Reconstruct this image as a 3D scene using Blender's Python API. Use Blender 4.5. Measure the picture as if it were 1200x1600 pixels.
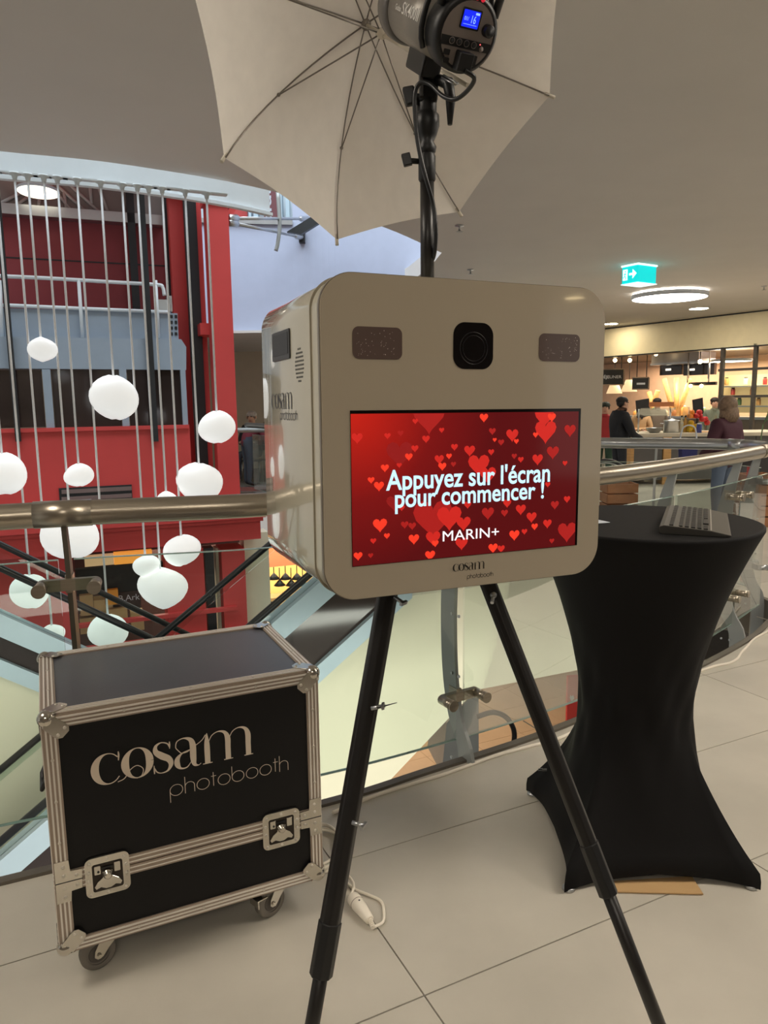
import bpy, math, random
from mathutils import Vector, Matrix
random.seed(7)
for _o in list(bpy.data.objects): bpy.data.objects.remove(_o, do_unlink=True)
scn = bpy.context.scene
COL = scn.collection
V = Vector
X, Y_, Z = V((1, 0, 0)), V((0, 1, 0)), V((0, 0, 1))
R = math.radians

# ------------------------------------------------------------------ camera
CAM_H = 1.5
FPX = 1149.4
PITCH, ROLL = R(8.506), R(-0.759)
_F = V((0, math.cos(PITCH), -math.sin(PITCH)))
_U0 = V((0, math.sin(PITCH), math.cos(PITCH)))
_R = V((1, 0, 0)) * math.cos(ROLL) + _U0 * math.sin(ROLL)
_U = -V((1, 0, 0)) * math.sin(ROLL) + _U0 * math.cos(ROLL)
cam_d = bpy.data.cameras.new('camera')
cam_d.sensor_fit = 'HORIZONTAL'
cam_d.sensor_width = 36.0
cam_d.lens = 36.0 * FPX / 1200.0
cam_d.clip_start = 0.05
cam_d.clip_end = 200
cam = bpy.data.objects.new('camera', cam_d)
COL.objects.link(cam)
cam.matrix_world = Matrix(((_R.x, _U.x, -_F.x, 0), (_R.y, _U.y, -_F.y, 0), (_R.z, _U.z, -_F.z, CAM_H), (0, 0, 0, 1)))
scn.camera = cam

# ------------------------------------------------------------------ world, lights, exposure
world = bpy.data.worlds.new('mall_ambience')
scn.world = world
world.use_nodes = True
bg = world.node_tree.nodes['Background']
bg.inputs[0].default_value = (0.56, 0.53, 0.485, 1)     # the rest of the warm-lit mall around
bg.inputs[1].default_value = 0.75

def area_light(name, loc, rot, sx, sy, power, color, shape='RECTANGLE'):
    d = bpy.data.lights.new(name, 'AREA')
    d.shape = shape
    d.size = sx
    d.size_y = sy
    d.energy = power
    d.color = color
    o = bpy.data.objects.new(name, d)
    COL.objects.link(o)
    o.location = loc
    o.rotation_euler = rot
    return o

# daylight falling through the glazed roof of the atrium
area_light('atrium_skylight', (-2.6, 7.6, 9.0), (0, 0, R(22)), 11, 8, 1300, (0.80, 0.91, 1.0))
# warm ceiling lighting inside the food shop
area_light('shop_ceiling_light', (9.2, 19.9, 2.5), (0, 0, R(-58)), 7.0, 2.2, 420, (1.0, 0.80, 0.55))
# lights of the lower shopping level
area_light('lower_level_light', (-1.0, 12.0, -0.7), (0, 0, R(22)), 6, 2, 200, (1.0, 0.86, 0.66))

# added unseen fill under the walkway slab to brighten the escalator cladding
area_light('lower_walkway_fill', (.6, 1.9, -.6), (R(50), 0, R(24)), 7, .8, 150, (1.0, 0.96, 0.86))

vs = scn.view_settings
scn.display_settings.display_device = 'sRGB'
vs.view_transform = 'Standard'
vs.look = 'None'
vs.exposure = 0.0
vs.gamma = 1.0
vs.use_curve_mapping = False

# ------------------------------------------------------------------ geometry of the view (pixel of the 1200x1600 frame -> point in the place)
def ray(x, y):
    return _F + _R * ((x - 600) / FPX) - _U * ((y - 800) / FPX)
def at_z(x, y, z):
    r = ray(x, y)
    return V((0, 0, CAM_H)) + r * ((z - CAM_H) / r.z)
def at_y(x, y, Y):
    r = ray(x, y)
    return V((0, 0, CAM_H)) + r * (Y / r.y)

# ------------------------------------------------------------------ materials
def lin(c):
    return tuple(((v / 255) / 12.92 if v / 255 <= 0.04045 else ((v / 255 + 0.055) / 1.055) ** 2.4) for v in c)
_mats = {}
def mat(name, rgb, rough=0.5, metal=0.0, var=0.05, scale=6.0, bump=0.0, bscale=80.0, coat=0.0, spec=0.5, stretch=None):
    if name in _mats: return _mats[name]
    m = bpy.data.materials.new(name)
    m.use_nodes = True
    nt = m.node_tree
    b = nt.nodes['Principled BSDF']
    c = lin(rgb)
    tc = nt.nodes.new('ShaderNodeTexCoord')
    src = tc.outputs['Object']
    if stretch:
        mp = nt.nodes.new('ShaderNodeMapping')
        mp.inputs['Scale'].default_value = stretch
        nt.links.new(src, mp.inputs[0])
        src = mp.outputs[0]
    nz = nt.nodes.new('ShaderNodeTexNoise')
    nz.inputs['Scale'].default_value = scale
    nz.inputs['Detail'].default_value = 5
    nt.links.new(src, nz.inputs['Vector'])
    rp = nt.nodes.new('ShaderNodeValToRGB')
    rp.color_ramp.elements[0].position = 0.3
    rp.color_ramp.elements[1].position = 0.7
    rp.color_ramp.elements[0].color = tuple(max(0, v * (1 - var)) for v in c) + (1,)
    rp.color_ramp.elements[1].color = tuple(min(1, v * (1 + var)) for v in c) + (1,)
    nt.links.new(nz.outputs[0], rp.inputs[0])
    nt.links.new(rp.outputs[0], b.inputs['Base Color'])
    b.inputs['Roughness'].default_value = rough
    b.inputs['Metallic'].default_value = metal
    b.inputs['Specular IOR Level'].default_value = spec
    if coat:
        b.inputs['Coat Weight'].default_value = coat
        b.inputs['Coat Roughness'].default_value = 0.03
    if bump:
        n2 = nt.nodes.new('ShaderNodeTexNoise')
        n2.inputs['Scale'].default_value = bscale
        n2.inputs['Detail'].default_value = 4
        nt.links.new(src, n2.inputs['Vector'])
        bp = nt.nodes.new('ShaderNodeBump')
        bp.inputs['Strength'].default_value = bump
        bp.inputs['Distance'].default_value = 0.01
        nt.links.new(n2.outputs[0], bp.inputs['Height'])
        nt.links.new(bp.outputs[0], b.inputs['Normal'])
    _mats[name] = m
    return m
def emit(name, rgb, strength, base=None):
    if name in _mats: return _mats[name]
    m = bpy.data.materials.new(name)
    m.use_nodes = True
    b = m.node_tree.nodes['Principled BSDF']
    b.inputs['Base Color'].default_value = lin(base or rgb) + (1,)
    b.inputs['Emission Color'].default_value = lin(rgb) + (1,)
    b.inputs['Emission Strength'].default_value = strength
    b.inputs['Roughness'].default_value = 0.4
    _mats[name] = m
    return m
def glass(name, tint=(0.93, 0.97, 0.95), refl=0.5):
    if name in _mats: return _mats[name]
    m = bpy.data.materials.new(name)
    m.use_nodes = True
    nt = m.node_tree
    nt.nodes.clear()
    out = nt.nodes.new('ShaderNodeOutputMaterial')
    tr = nt.nodes.new('ShaderNodeBsdfTransparent')
    tr.inputs[0].default_value = tint + (1,)
    gl = nt.nodes.new('ShaderNodeBsdfGlossy')
    gl.inputs['Roughness'].default_value = 0.02
    fr = nt.nodes.new('ShaderNodeFresnel')
    fr.inputs[0].default_value = 1.45
    mu = nt.nodes.new('ShaderNodeMath')
    mu.operation = 'MULTIPLY'
    mu.inputs[1].default_value = refl
    mx = nt.nodes.new('ShaderNodeMixShader')
    nt.links.new(fr.outputs[0], mu.inputs[0])
    nt.links.new(mu.outputs[0], mx.inputs[0])
    nt.links.new(tr.outputs[0], mx.inputs[1])
    nt.links.new(gl.outputs[0], mx.inputs[2])
    nt.links.new(mx.outputs[0], out.inputs[0])
    _mats[name] = m
    return m
def cloth(name, rgb, transl=0.5):
    m = bpy.data.materials.new(name)
    m.use_nodes = True
    nt = m.node_tree
    nt.nodes.clear()
    out = nt.nodes.new('ShaderNodeOutputMaterial')
    d = nt.nodes.new('ShaderNodeBsdfDiffuse')
    t = nt.nodes.new('ShaderNodeBsdfTranslucent')
    nz = nt.nodes.new('ShaderNodeTexNoise')
    nz.inputs['Scale'].default_value = 9
    rp = nt.nodes.new('ShaderNodeValToRGB')
    c = lin(rgb)
    rp.color_ramp.elements[0].color = tuple(v * 0.93 for v in c) + (1,)
    rp.color_ramp.elements[1].color = tuple(min(1, v * 1.04) for v in c) + (1,)
    nt.links.new(nz.outputs[0], rp.inputs[0])
    mx = nt.nodes.new('ShaderNodeMixShader')
    mx.inputs[0].default_value = transl
    nt.links.new(rp.outputs[0], d.inputs[0])
    nt.links.new(rp.outputs[0], t.inputs[0])
    nt.links.new(d.outputs[0], mx.inputs[1])
    nt.links.new(t.outputs[0], mx.inputs[2])
    nt.links.new(mx.outputs[0], out.inputs[0])
    return m

# ------------------------------------------------------------------ mesh builder
def perp(d):
    a = V((0, 0, 1)) if abs(d.z) < 0.9 else V((1, 0, 0))
    u = d.cross(a).normalized()
    return u, d.cross(u).normalized()
class MB:
    def __init__(s):
        s.v, s.f, s.sm, s.mi = [], [], [], []
        s.cur = 0
    def add(s, vs_, fs, smooth=False):
        k = len(s.v)
        s.v += [V(p) for p in vs_]
        for f in fs:
            s.f.append([i + k for i in f])
            s.sm.append(smooth)
            s.mi.append(s.cur)
        return s
    def box(s, x0, x1, y0, y1, z0, z1):
        p = [(x, y, z) for x in (x0, x1) for y in (y0, y1) for z in (z0, z1)]
        return s.add(p, [(0, 1, 3, 2), (4, 6, 7, 5), (0, 4, 5, 1), (2, 3, 7, 6), (0, 2, 6, 4), (1, 5, 7, 3)])
    def obox(s, c, a, b, d):          # centre and three half-axis vectors
        c, a, b, d = V(c), V(a), V(b), V(d)
        p = [c + a * i + b * j + d * k for i in (-1, 1) for j in (-1, 1) for k in (-1, 1)]
        fl = [(0, 1, 3, 2), (4, 6, 7, 5), (0, 4, 5, 1), (2, 3, 7, 6), (0, 2, 6, 4), (1, 5, 7, 3)]
        if a.cross(b).dot(d) < 0: fl = [f[::-1] for f in fl]
        return s.add(p, fl)
    def cyl(s, p0, p1, r0, r1=None, n=14, smooth=True):
        p0, p1 = V(p0), V(p1)
        if r1 is None: r1 = r0
        d = (p1 - p0).normalized()
        u, w = perp(d)
        ps = []
        for p, r in ((p0, r0), (p1, r1)):
            ps += [p + (u * math.cos(2 * math.pi * i / n) + w * math.sin(2 * math.pi * i / n)) * r for i in range(n)]
        s.add(ps, [(i, (i + 1) % n, n + (i + 1) % n, n + i) for i in range(n)], smooth)
        k = len(s.v) - 2 * n
        for f in (list(range(n))[::-1], list(range(n, 2 * n))):
            s.f.append([k + i for i in f]); s.sm.append(False); s.mi.append(s.cur)
        return s
    def lathe(s, prof, p0, axis, n=20, smooth=True, cap=True):   # prof: (radius, height along axis)
        p0, d = V(p0), V(axis).normalized()
        u, w = perp(d)
        ps, fs = [], []
        for r, h in prof:
            ps += [p0 + d * h + (u * math.cos(2 * math.pi * i / n) + w * math.sin(2 * math.pi * i / n)) * r for i in range(n)]
        for j in range(len(prof) - 1):
            fs += [(j * n + i, j * n + (i + 1) % n, (j + 1) * n + (i + 1) % n, (j + 1) * n + i) for i in range(n)]
        s.add(ps, fs, smooth)
        if cap:
            k = len(s.v) - len(ps)
            for f in ([i for i in range(n)][::-1], [(len(prof) - 1) * n + i for i in range(n)]):
                s.f.append([k + i for i in f]); s.sm.append(False); s.mi.append(s.cur)
        return s
    def tube(s, pts, r, n=8, closed=False):
        pts = [V(p) for p in pts]
        m = len(pts)
        rr = r if isinstance(r, (list, tuple)) else [r] * m
        ps, fs = [], []
        u = None
        for i in range(m):
            a = pts[(i - 1) % m] if (closed or i > 0) else pts[0]
            b = pts[(i + 1) % m] if (closed or i < m - 1) else pts[-1]
            d = (b - a)
            d = d.normalized() if d.length > 1e-9 else V((0, 0, 1))
            if u is None: u = perp(d)[0]
            u = (u - d * u.dot(d))
            u = u.normalized() if u.length > 1e-6 else perp(d)[0]
            w = d.cross(u)
            ps += [pts[i] + (u * math.cos(2 * math.pi * k / n) + w * math.sin(2 * math.pi * k / n)) * rr[i] for k in range(n)]
        for i in range(m if closed else m - 1):
            j = (i + 1) % m
            fs += [(i * n + k, i * n + (k + 1) % n, j * n + (k + 1) % n, j * n + k) for k in range(n)]
        s.add(ps, fs, True)
        if not closed:
            k0 = len(s.v) - len(ps)
            for f in ([i for i in range(n)][::-1], [(m - 1) * n + i for i in range(n)]):
                s.f.append([k0 + i for i in f]); s.sm.append(False); s.mi.append(s.cur)
        return s
    def ball(s, c, r, n=14, m=9, axes=None):
        c = V(c)
        if not isinstance(r, (tuple, list)): r = (r, r, r)
        ax = axes or (V((1, 0, 0)), V((0, 1, 0)), V((0, 0, 1)))
        ps = [c - ax[2] * r[2]]
        for j in range(1, m):
            t = math.pi * j / m - math.pi / 2
            for i in range(n):
                a = 2 * math.pi * i / n
                ps.append(c + ax[0] * (r[0] * math.cos(t) * math.cos(a)) + ax[1] * (r[1] * math.cos(t) * math.sin(a)) + ax[2] * (r[2] * math.sin(t)))
        ps.append(c + ax[2] * r[2])
        fs = [(0, 1 + (i + 1) % n, 1 + i) for i in range(n)]
        for j in range(m - 2):
            fs += [(1 + j * n + i, 1 + j * n + (i + 1) % n, 1 + (j + 1) * n + (i + 1) % n, 1 + (j + 1) * n + i) for i in range(n)]
        L = len(ps) - 1
        fs += [(L, 1 + (m - 2) * n + i, 1 + (m - 2) * n + (i + 1) % n) for i in range(n)]
        return s.add(ps, fs, True)
    def prism(s, poly, o, u, v, w, smooth=False):     # 2d polygon in the frame o,u,v, thickness vector w
        o, u, v, w = V(o), V(u), V(v), V(w)
        n = len(poly)
        a = [o + u * x + v * y for x, y in poly]
        flip = u.cross(v).dot(w) < 0
        area = sum(poly[i][0] * poly[(i + 1) % n][1] - poly[(i + 1) % n][0] * poly[i][1] for i in range(n))
        if area < 0: flip = not flip
        k = len(s.v)
        s.v += a + [p + w for p in a]
        lo, hi = list(range(n))[::-1], list(range(n, 2 * n))
        side = [(i, (i + 1) % n, n + (i + 1) % n, n + i) for i in range(n)]
        fs = [lo, hi] + side
        for j, f in enumerate(fs):
            f = list(f)
            if flip: f = f[::-1]
            s.f.append([k + i for i in f]); s.sm.append(smooth and j > 1); s.mi.append(s.cur)
        return s
    def flat(s, vs2, fs, o, u, v):
        o, u, v = V(o), V(u), V(v)
        return s.add([o + u * p[0] + v * p[1] for p in vs2], fs)
    def build(s, name, mats, parent=None, world=False, bevel=0, seg=2, label=None, solid=0):
        me = bpy.data.meshes.new(name)
        vs_ = s.v
        if world and parent is not None:
            Mw = parent.matrix_basis.copy()
            q_ = parent.parent
            while q_ is not None:
                Mw = q_.matrix_basis @ Mw
                q_ = q_.parent
            inv = Mw.inverted()
            vs_ = [inv @ p for p in vs_]
        me.from_pydata([tuple(p) for p in vs_], [], s.f)
        for p, a, b in zip(me.polygons, s.sm, s.mi):
            p.use_smooth = a
            p.material_index = b
        if not isinstance(mats, (list, tuple)): mats = [mats]
        for m in mats: me.materials.append(m)
        me.update()
        o = bpy.data.objects.new(name, me)
        COL.objects.link(o)
        if parent is not None: o.parent = parent
        if bevel:
            md = o.modifiers.new('bevel', 'BEVEL')
            md.width = bevel; md.segments = seg; md.limit_method = 'ANGLE'; md.angle_limit = R(40)
        if solid:
            md = o.modifiers.new('thick', 'SOLIDIFY'); md.thickness = solid; md.offset = 0
        if label: o['label'] = label
        return o
def tag(o, label=None, cat=None, group=None, kind=None):
    if label: o['label'] = label
    if cat: o['category'] = cat
    if group: o['group'] = group
    if kind: o['kind'] = kind
    return o
def thing(name, label, cat, loc=(0, 0, 0), rot=None, group=None, kind=None):
    o = bpy.data.objects.new(name, None)
    o.empty_display_size = 0.1
    COL.objects.link(o)
    M = Matrix.Translation(V(loc))
    if rot is not None:
        M = M @ (Matrix.Rotation(rot, 4, 'Z') if isinstance(rot, (int, float)) else rot.to_4x4())
    o.matrix_basis = M
    return tag(o, label, cat, group, kind)
def dup(o, parent):
    c = o.copy()
    COL.objects.link(c)
    c.parent = parent
    return c
def rrect(x0, x1, y0, y1, r, seg=6):
    out = []
    for cx, cy, a0 in ((x1 - r, y1 - r, 0), (x0 + r, y1 - r, 90), (x0 + r, y0 + r, 180), (x1 - r, y0 + r, 270)):
        for i in range(seg + 1):
            a = R(a0 + 90 * i / seg)
            out.append((cx + r * math.cos(a), cy + r * math.sin(a)))
    return out
def spline(pts, k=8, closed=False):
    P = [V(p) for p in pts]
    n = len(P)
    out = []
    for i in range(n if closed else n - 1):
        p0 = P[(i - 1) % n] if (closed or i > 0) else P[0] * 2 - P[1]
        p1, p2 = P[i], P[(i + 1) % n]
        p3 = P[(i + 2) % n] if (closed or i + 2 < n) else P[-1] * 2 - P[-2]
        for j in range(k):
            t = j / k
            out.append(0.5 * ((2 * p1) + (p2 - p0) * t + (2 * p0 - 5 * p1 + 4 * p2 - p3) * t * t + (3 * p1 - p0 - 3 * p2 + p3) * t ** 3))
    if not closed: out.append(P[-1])
    return out
_txt = {}
def text2d(s, bold=0.0):
    """outline of a line of lettering, normalised to width 1 of its own box; returns (verts, faces, height/width)"""
    key = (s, bold)
    if key in _txt: return _txt[key]
    cu = bpy.data.curves.new('lettering', 'FONT')
    cu.body = s
    cu.size = 1
    cu.offset = bold
    cu.resolution_u = 5
    o = bpy.data.objects.new('lettering', cu)
    COL.objects.link(o)
    dg = bpy.context.evaluated_depsgraph_get()
    me = bpy.data.meshes.new_from_object(o.evaluated_get(dg))
    vs_ = [(v.co.x, v.co.y) for v in me.vertices]
    fs = [list(p.vertices) for p in me.polygons]
    bpy.data.objects.remove(o, do_unlink=True)
    bpy.data.curves.remove(cu)
    bpy.data.meshes.remove(me)
    x0, x1 = min(p[0] for p in vs_), max(p[0] for p in vs_)
    y0, y1 = min(p[1] for p in vs_), max(p[1] for p in vs_)
    w = x1 - x0
    _txt[key] = ([((p[0] - x0) / w, (p[1] - y0) / w) for p in vs_], fs, (y1 - y0) / w)
    return _txt[key]
def put_text(mb, s, o, u, v, width, height=None, bold=0.0):
    vs_, fs, hw = text2d(s, bold)
    k = (height / (hw * width)) if height else 1.0
    mb.flat([(p[0] * width, p[1] * width * k) for p in vs_], fs, o, u, v)
for _s, _b in (("Appuyez sur l'\u00e9cran", .017), ('pour commencer !', .017), ('MARIN+', 0), ('16', 0), ('01/', 0), ('Godox', .01), ('SK400II', .01), ('D\u00c9JEUNER', .01), ('plus', .01), ('B.Ark', 0)):
    text2d(_s, _b)

# ribbon strokes for the drawn logo
def ribbon(pts, k=7):
    """pts: (x, y, width) control points -> quads along a smooth stroke"""
    P = spline([V(p) for p in pts], k)
    vs_, fs = [], []
    for i, p in enumerate(P):
        a, b = P[max(0, i - 1)], P[min(len(P) - 1, i + 1)]
        t = V((b.x - a.x, b.y - a.y))
        t = t.normalized() if t.length > 1e-9 else V((1, 0))
        n = V((-t.y, t.x)) * (p.z / 2)
        vs_ += [(p.x + n.x, p.y + n.y), (p.x - n.x, p.y - n.y)]
        if i: fs.append((2 * i - 2, 2 * i - 1, 2 * i + 1, 2 * i))
    return vs_, fs
def earc(cx, cy, rx, ry, a0, a1, wf, n=14):
    return [(cx + rx * math.cos(R(a0 + (a1 - a0) * i / n)), cy + ry * math.sin(R(a0 + (a1 - a0) * i / n)), wf(R(a0 + (a1 - a0) * i / n))) for i in range(n + 1)]
def logo_strokes():
    hc = lambda a: 0.03 + 0.20 * abs(math.cos(a)) ** 2.2
    S = []
    # c
    S.append(earc(.46, .5, .38, .47, 42, 322, lambda a: 0.03 + 0.20 * max(0, -math.cos(a)) ** 1.5))
    S.append([(.77, .98, .03), (.775, .86, .05), (.76, .70, .03)])
    # o
    S.append(earc(1.30, .5, .36, .47, 0, 360, hc, 26))
    # swash through the o
    S.append([(.70, .03, .025), (.90, .10, .025), (1.08, .33, .025), (1.28, .42, .025), (1.45, .28, .025), (1.40, .08, .025), (1.25, .02, .025)])
    # s
    S.append([(2.26, .80, .03), (2.20, .92, .04), (2.02, .985, .035), (1.86, .90, .09), (1.85, .72, .16), (2.02, .56, .21), (2.22, .42, .19), (2.28, .24, .14), (2.18, .06, .06), (2.0, .015, .03), (1.86, .07, .035), (1.78, .22, .03)])
    S.append([(2.27, .97, .03), (2.27, .86, .045), (2.265, .74, .02)])
    S.append([(1.775, .30, .02), (1.775, .16, .045), (1.775, .03, .03)])
    # a
    S.append([(2.52, .62, .025), (2.45, .74, .025), (2.50, .92, .03), (2.70, .985, .04), (2.90, .90, .13), (2.97, .70, .19), (2.97, .30, .19), (3.0, .08, .12), (3.12, .02, .03), (3.2, .07, .02)])
    S.append([(2.52, .62, .025), (2.62, .52, .025), (2.80, .53, .025), (3.02, .66, .025), (3.25, .80, .025), (3.38, .96, .03)])
    S.append([(2.88, .58, .03), (2.62, .50, .05), (2.48, .34, .15), (2.48, .16, .16), (2.58, .03, .06), (2.76, .03, .035), (2.90, .18, .02)])
    # m
    S.append([(3.42, 1.0, .02), (3.41, .85, .10), (3.41, .6, .17), (3.41, .03, .17)])
    S.append([(3.26, .015, .03), (3.56, .015, .03)])
    for x in (0, .66):
        S.append([(3.46 + x, .70, .02), (3.58 + x, .90, .03), (3.78 + x, .985, .035), (3.98 + x, .92, .10), (4.07 + x, .72, .17), (4.07 + x, .4, .17), (4.07 + x, .03, .17)])
        S.append([(3.93 + x, .015, .03), (4.22 + x, .015, .03)])
    return S, 4.95
def thin_strokes(word, w=.045):
    S = []
    x = 0
    ci = lambda cx, n=20: [(cx + .36 * math.cos(2 * math.pi * i / n), .36 + .36 * math.sin(2 * math.pi * i / n), w) for i in range(n + 1)]
    for ch in word:
        if ch == 'p': S += [ci(x + .36), [(x, .36, w), (x, -.4, w)]]; x += .86
        elif ch == 'b': S += [ci(x + .36), [(x, 1.1, w), (x, .36, w)]]; x += .86
        elif ch == 'o': S.append(ci(x + .36)); x += .84
        elif ch == 'h':
            S.append([(x, 1.1, w), (x, 0, w)])
            S.append([(x, .42, w)] + [(x + .27 - .27 * math.cos(math.pi * i / 10), .44 + .27 * math.sin(math.pi * i / 10), w) for i in range(1, 11)] + [(x + .54, 0, w)])
            x += .68
        elif ch == 't': S += [[(x + .13, 1.0, w), (x + .13, 0.08, w)], [(x, .74, w), (x + .30, .74, w)]]; x += .40
    return S, x - .12
def put_strokes(mb, S, W, o, u, v, width, ky=1.0):
    k = width / W
    for st in S:
        vs_, fs = ribbon(st, 4 if len(st) > 12 else 7)
        mb.flat([(p[0] * k, p[1] * k * ky) for p in vs_], fs, o, u, v)

class Frame:
    """vertical plane through (0, D) turned by yaw; s along it, z up, d towards the viewer"""
    def __init__(s, D, yaw):
        s.P = V((0, D, 0)); s.u = V((math.cos(yaw), math.sin(yaw), 0)); s.n = V((math.sin(yaw), -math.cos(yaw), 0)); s.yaw = yaw
    def sz(s, x, y, d=0.0):
        r = ray(x, y)
        o = V((0, 0, CAM_H))
        t = (s.n.dot(s.P + s.n * d - o)) / s.n.dot(r)
        p = o + r * t
        return (p - s.P).dot(s.u), p.z
    def pt(s, a, z, d=0.0): return s.P + s.u * a + s.n * d + V((0, 0, z))
    def at(s, x, y, d=0.0): return s.pt(*s.sz(x, y, d), d)
    def box(s, mb, a0, a1, z0, z1, d0, d1):
        mb.obox(s.pt((a0 + a1) / 2, (z0 + z1) / 2, (d0 + d1) / 2), s.u * abs(a1 - a0) / 2, s.n * abs(d1 - d0) / 2, V((0, 0, abs(z1 - z0) / 2)))
        return mb
    def px(s, mb, x0, x1, y0, y1, d0, d1):     # box whose front face spans these photo pixels
        d = max(d0, d1)
        xm, ym = (x0 + x1) / 2, (y0 + y1) / 2
        return s.box(mb, s.sz(x0, ym, d)[0], s.sz(x1, ym, d)[0], s.sz(xm, y1, d)[1], s.sz(xm, y0, d)[1], d0, d1)

# ------------------------------------------------------------------ shared materials
m_tile = mat('floor_tile', (196, 190, 177), 0.38, var=0.10, scale=2.2, bump=0.03, bscale=40)
m_grout = mat('grout', (92, 86, 78), 0.9)
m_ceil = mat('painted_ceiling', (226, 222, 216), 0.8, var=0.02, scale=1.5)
m_white = mat('white_paint', (204, 210, 220), 0.6, var=0.02)
m_channel = mat('white_channel', (228, 236, 240), 0.45, var=0.02)
m_rail = mat('brushed_bronze_steel', (172, 162, 146), 0.30, 0.9, var=0.08, scale=3, stretch=(1, 1, 40))
m_steel = mat('brushed_steel', (186, 188, 190), 0.30, 0.95, var=0.06, scale=4)
m_post = mat('grey_post_paint', (156, 160, 158), 0.45, 0.3, var=0.04)
m_darkmetal = mat('dark_metal', (52, 54, 56), 0.4, 0.5)
m_black = mat('black_plastic', (22, 22, 23), 0.45, var=0.1)
m_red = mat('red_paint', (204, 68, 66), 0.5, var=0.06, scale=2)
m_bluegrey = mat('blue_grey_panel', (150, 164, 178), 0.5, var=0.03)
m_cream = mat('cream_cladding', (232, 230, 204), 0.6, var=0.03, scale=1.2)
m_beige = mat('beige_wall', (196, 182, 160), 0.7, var=0.03)
m_glass = glass('clear_glass')
m_glassedge = mat('glass_edge', (150, 176, 168), 0.2, var=0.02)
m_darkglass = mat('dark_glass', (52, 43, 41), 0.08, var=0.2, scale=1.5, spec=0.7)
m_blueedge = mat('pale_blue_aluminium', (186, 208, 220), 0.35, 0.2, var=0.03)
m_rubber = mat('black_rubber', (30, 31, 33), 0.35, var=0.05)
m_tan = mat('tan_tile', (206, 172, 136), 0.5, var=0.08, scale=1.2)
m_lampwhite = emit('lamp_diffuser', (255, 244, 228), 15.5)
m_bulb = emit('warm_bulb', (255, 226, 170), 14.0)

# ------------------------------------------------------------------ floor
EDGE_NEAR = [(-4.2, .73), (-2.6, 1.50), (-1.23, 2.13), (-.25, 2.56), (.17, 2.80), (.80, 3.19), (1.7, 3.89), (2.29, 4.42), (2.62, 4.80)]
EDGE_FAR = [(2.84, 5.16), (2.82, 5.50), (2.56, 5.82), (1.86, 6.17), (1.0, 6.85), (.2, 7.9), (-.8, 9.8), (-1.7, 11.7)]
edge_near = [(p.x, p.y) for p in spline([V((a, b, 0)) for a, b in EDGE_NEAR], 6)]
edge_tip = [(p.x, p.y) for p in spline([V((a, b, 0)) for a, b in EDGE_NEAR[-2:] + EDGE_FAR], 6)][6:]
floor_poly = [(-4.2, -7), (13, -7), (13, 25), (-9, 25), (-9, 12.62), (-2.25, 12.62)] + edge_tip[::-1] + edge_near[::-1][1:]
mb = MB()
mb.prism(floor_poly, (0, 0, -.34), (1, 0, 0), (0, 1, 0), (0, 0, .334))
floor = tag(mb.build('floor', m_grout), kind='structure')
def clip(poly, rect):
    """subject polygon clipped by a convex counter-clockwise polygon"""
    out = poly
    for i in range(len(rect)):
        a, b = rect[i], rect[(i + 1) % len(rect)]
        ins = lambda p: (b[0] - a[0]) * (p[1] - a[1]) - (b[1] - a[1]) * (p[0] - a[0]) >= 0
        res = []
        for j in range(len(out)):
            p, q = out[j], out[(j + 1) % len(out)]
            ip, iq = ins(p), ins(q)
            if ip: res.append(p)
            if ip != iq:
                d1 = (b[0] - a[0]) * (p[1] - a[1]) - (b[1] - a[1]) * (p[0] - a[0])
                d2 = (b[0] - a[0]) * (q[1] - a[1]) - (b[1] - a[1]) * (q[0] - a[0])
                t = d1 / (d1 - d2)
                res.append((p[0] + (q[0] - p[0]) * t, p[1] + (q[1] - p[1]) * t))
        out = res
        if len(out) < 3: return []
    return out
TY = .455
tu, tn = V((math.cos(TY), math.sin(TY), 0)), V((-math.sin(TY), math.cos(TY), 0))
def seen(x, y, margin=450):
    d = V((x, y, -CAM_H))
    w = d.dot(_F)
    if w < .5: return False
    px, py = 600 + FPX * d.dot(_R) / w, 800 - FPX * d.dot(_U) / w
    return -margin < px < 1200 + margin and py < 1600 + margin
ntile = 0
for i in range(-6, 14):
    for j in range(-4, 30):
        g = .0022
        c0, c1 = .814 + 1.22 * i + g, .814 + 1.22 * (i + 1) - g
        n0, n1 = 1.466 + .61 * j + g, 1.466 + .61 * (j + 1) - g
        rect = [(tu.x * a + tn.x * b, tu.y * a + tn.y * b) for a, b in ((c0, n0), (c1, n0), (c1, n1), (c0, n1))]
        if not any(seen(*p) for p in rect): continue
        cx, cy = sum(p[0] for p in rect) / 4, sum(p[1] for p in rect) / 4
        if cy > 15.5 or (cy > 6 and cx < 1.0): continue
        poly = clip(floor_poly, rect)
        if len(poly) < 3: continue
        area = abs(sum(poly[k][0] * poly[(k + 1) % len(poly)][1] - poly[(k + 1) % len(poly)][0] * poly[k][1] for k in range(len(poly)))) / 2
        if area < .004: continue
        mb = MB()
        mb.prism(poly, (0, 0, -.006), (1, 0, 0), (0, 1, 0), (0, 0, .006))
        mb.build('tile', m_tile, floor)
        ntile += 1

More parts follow.
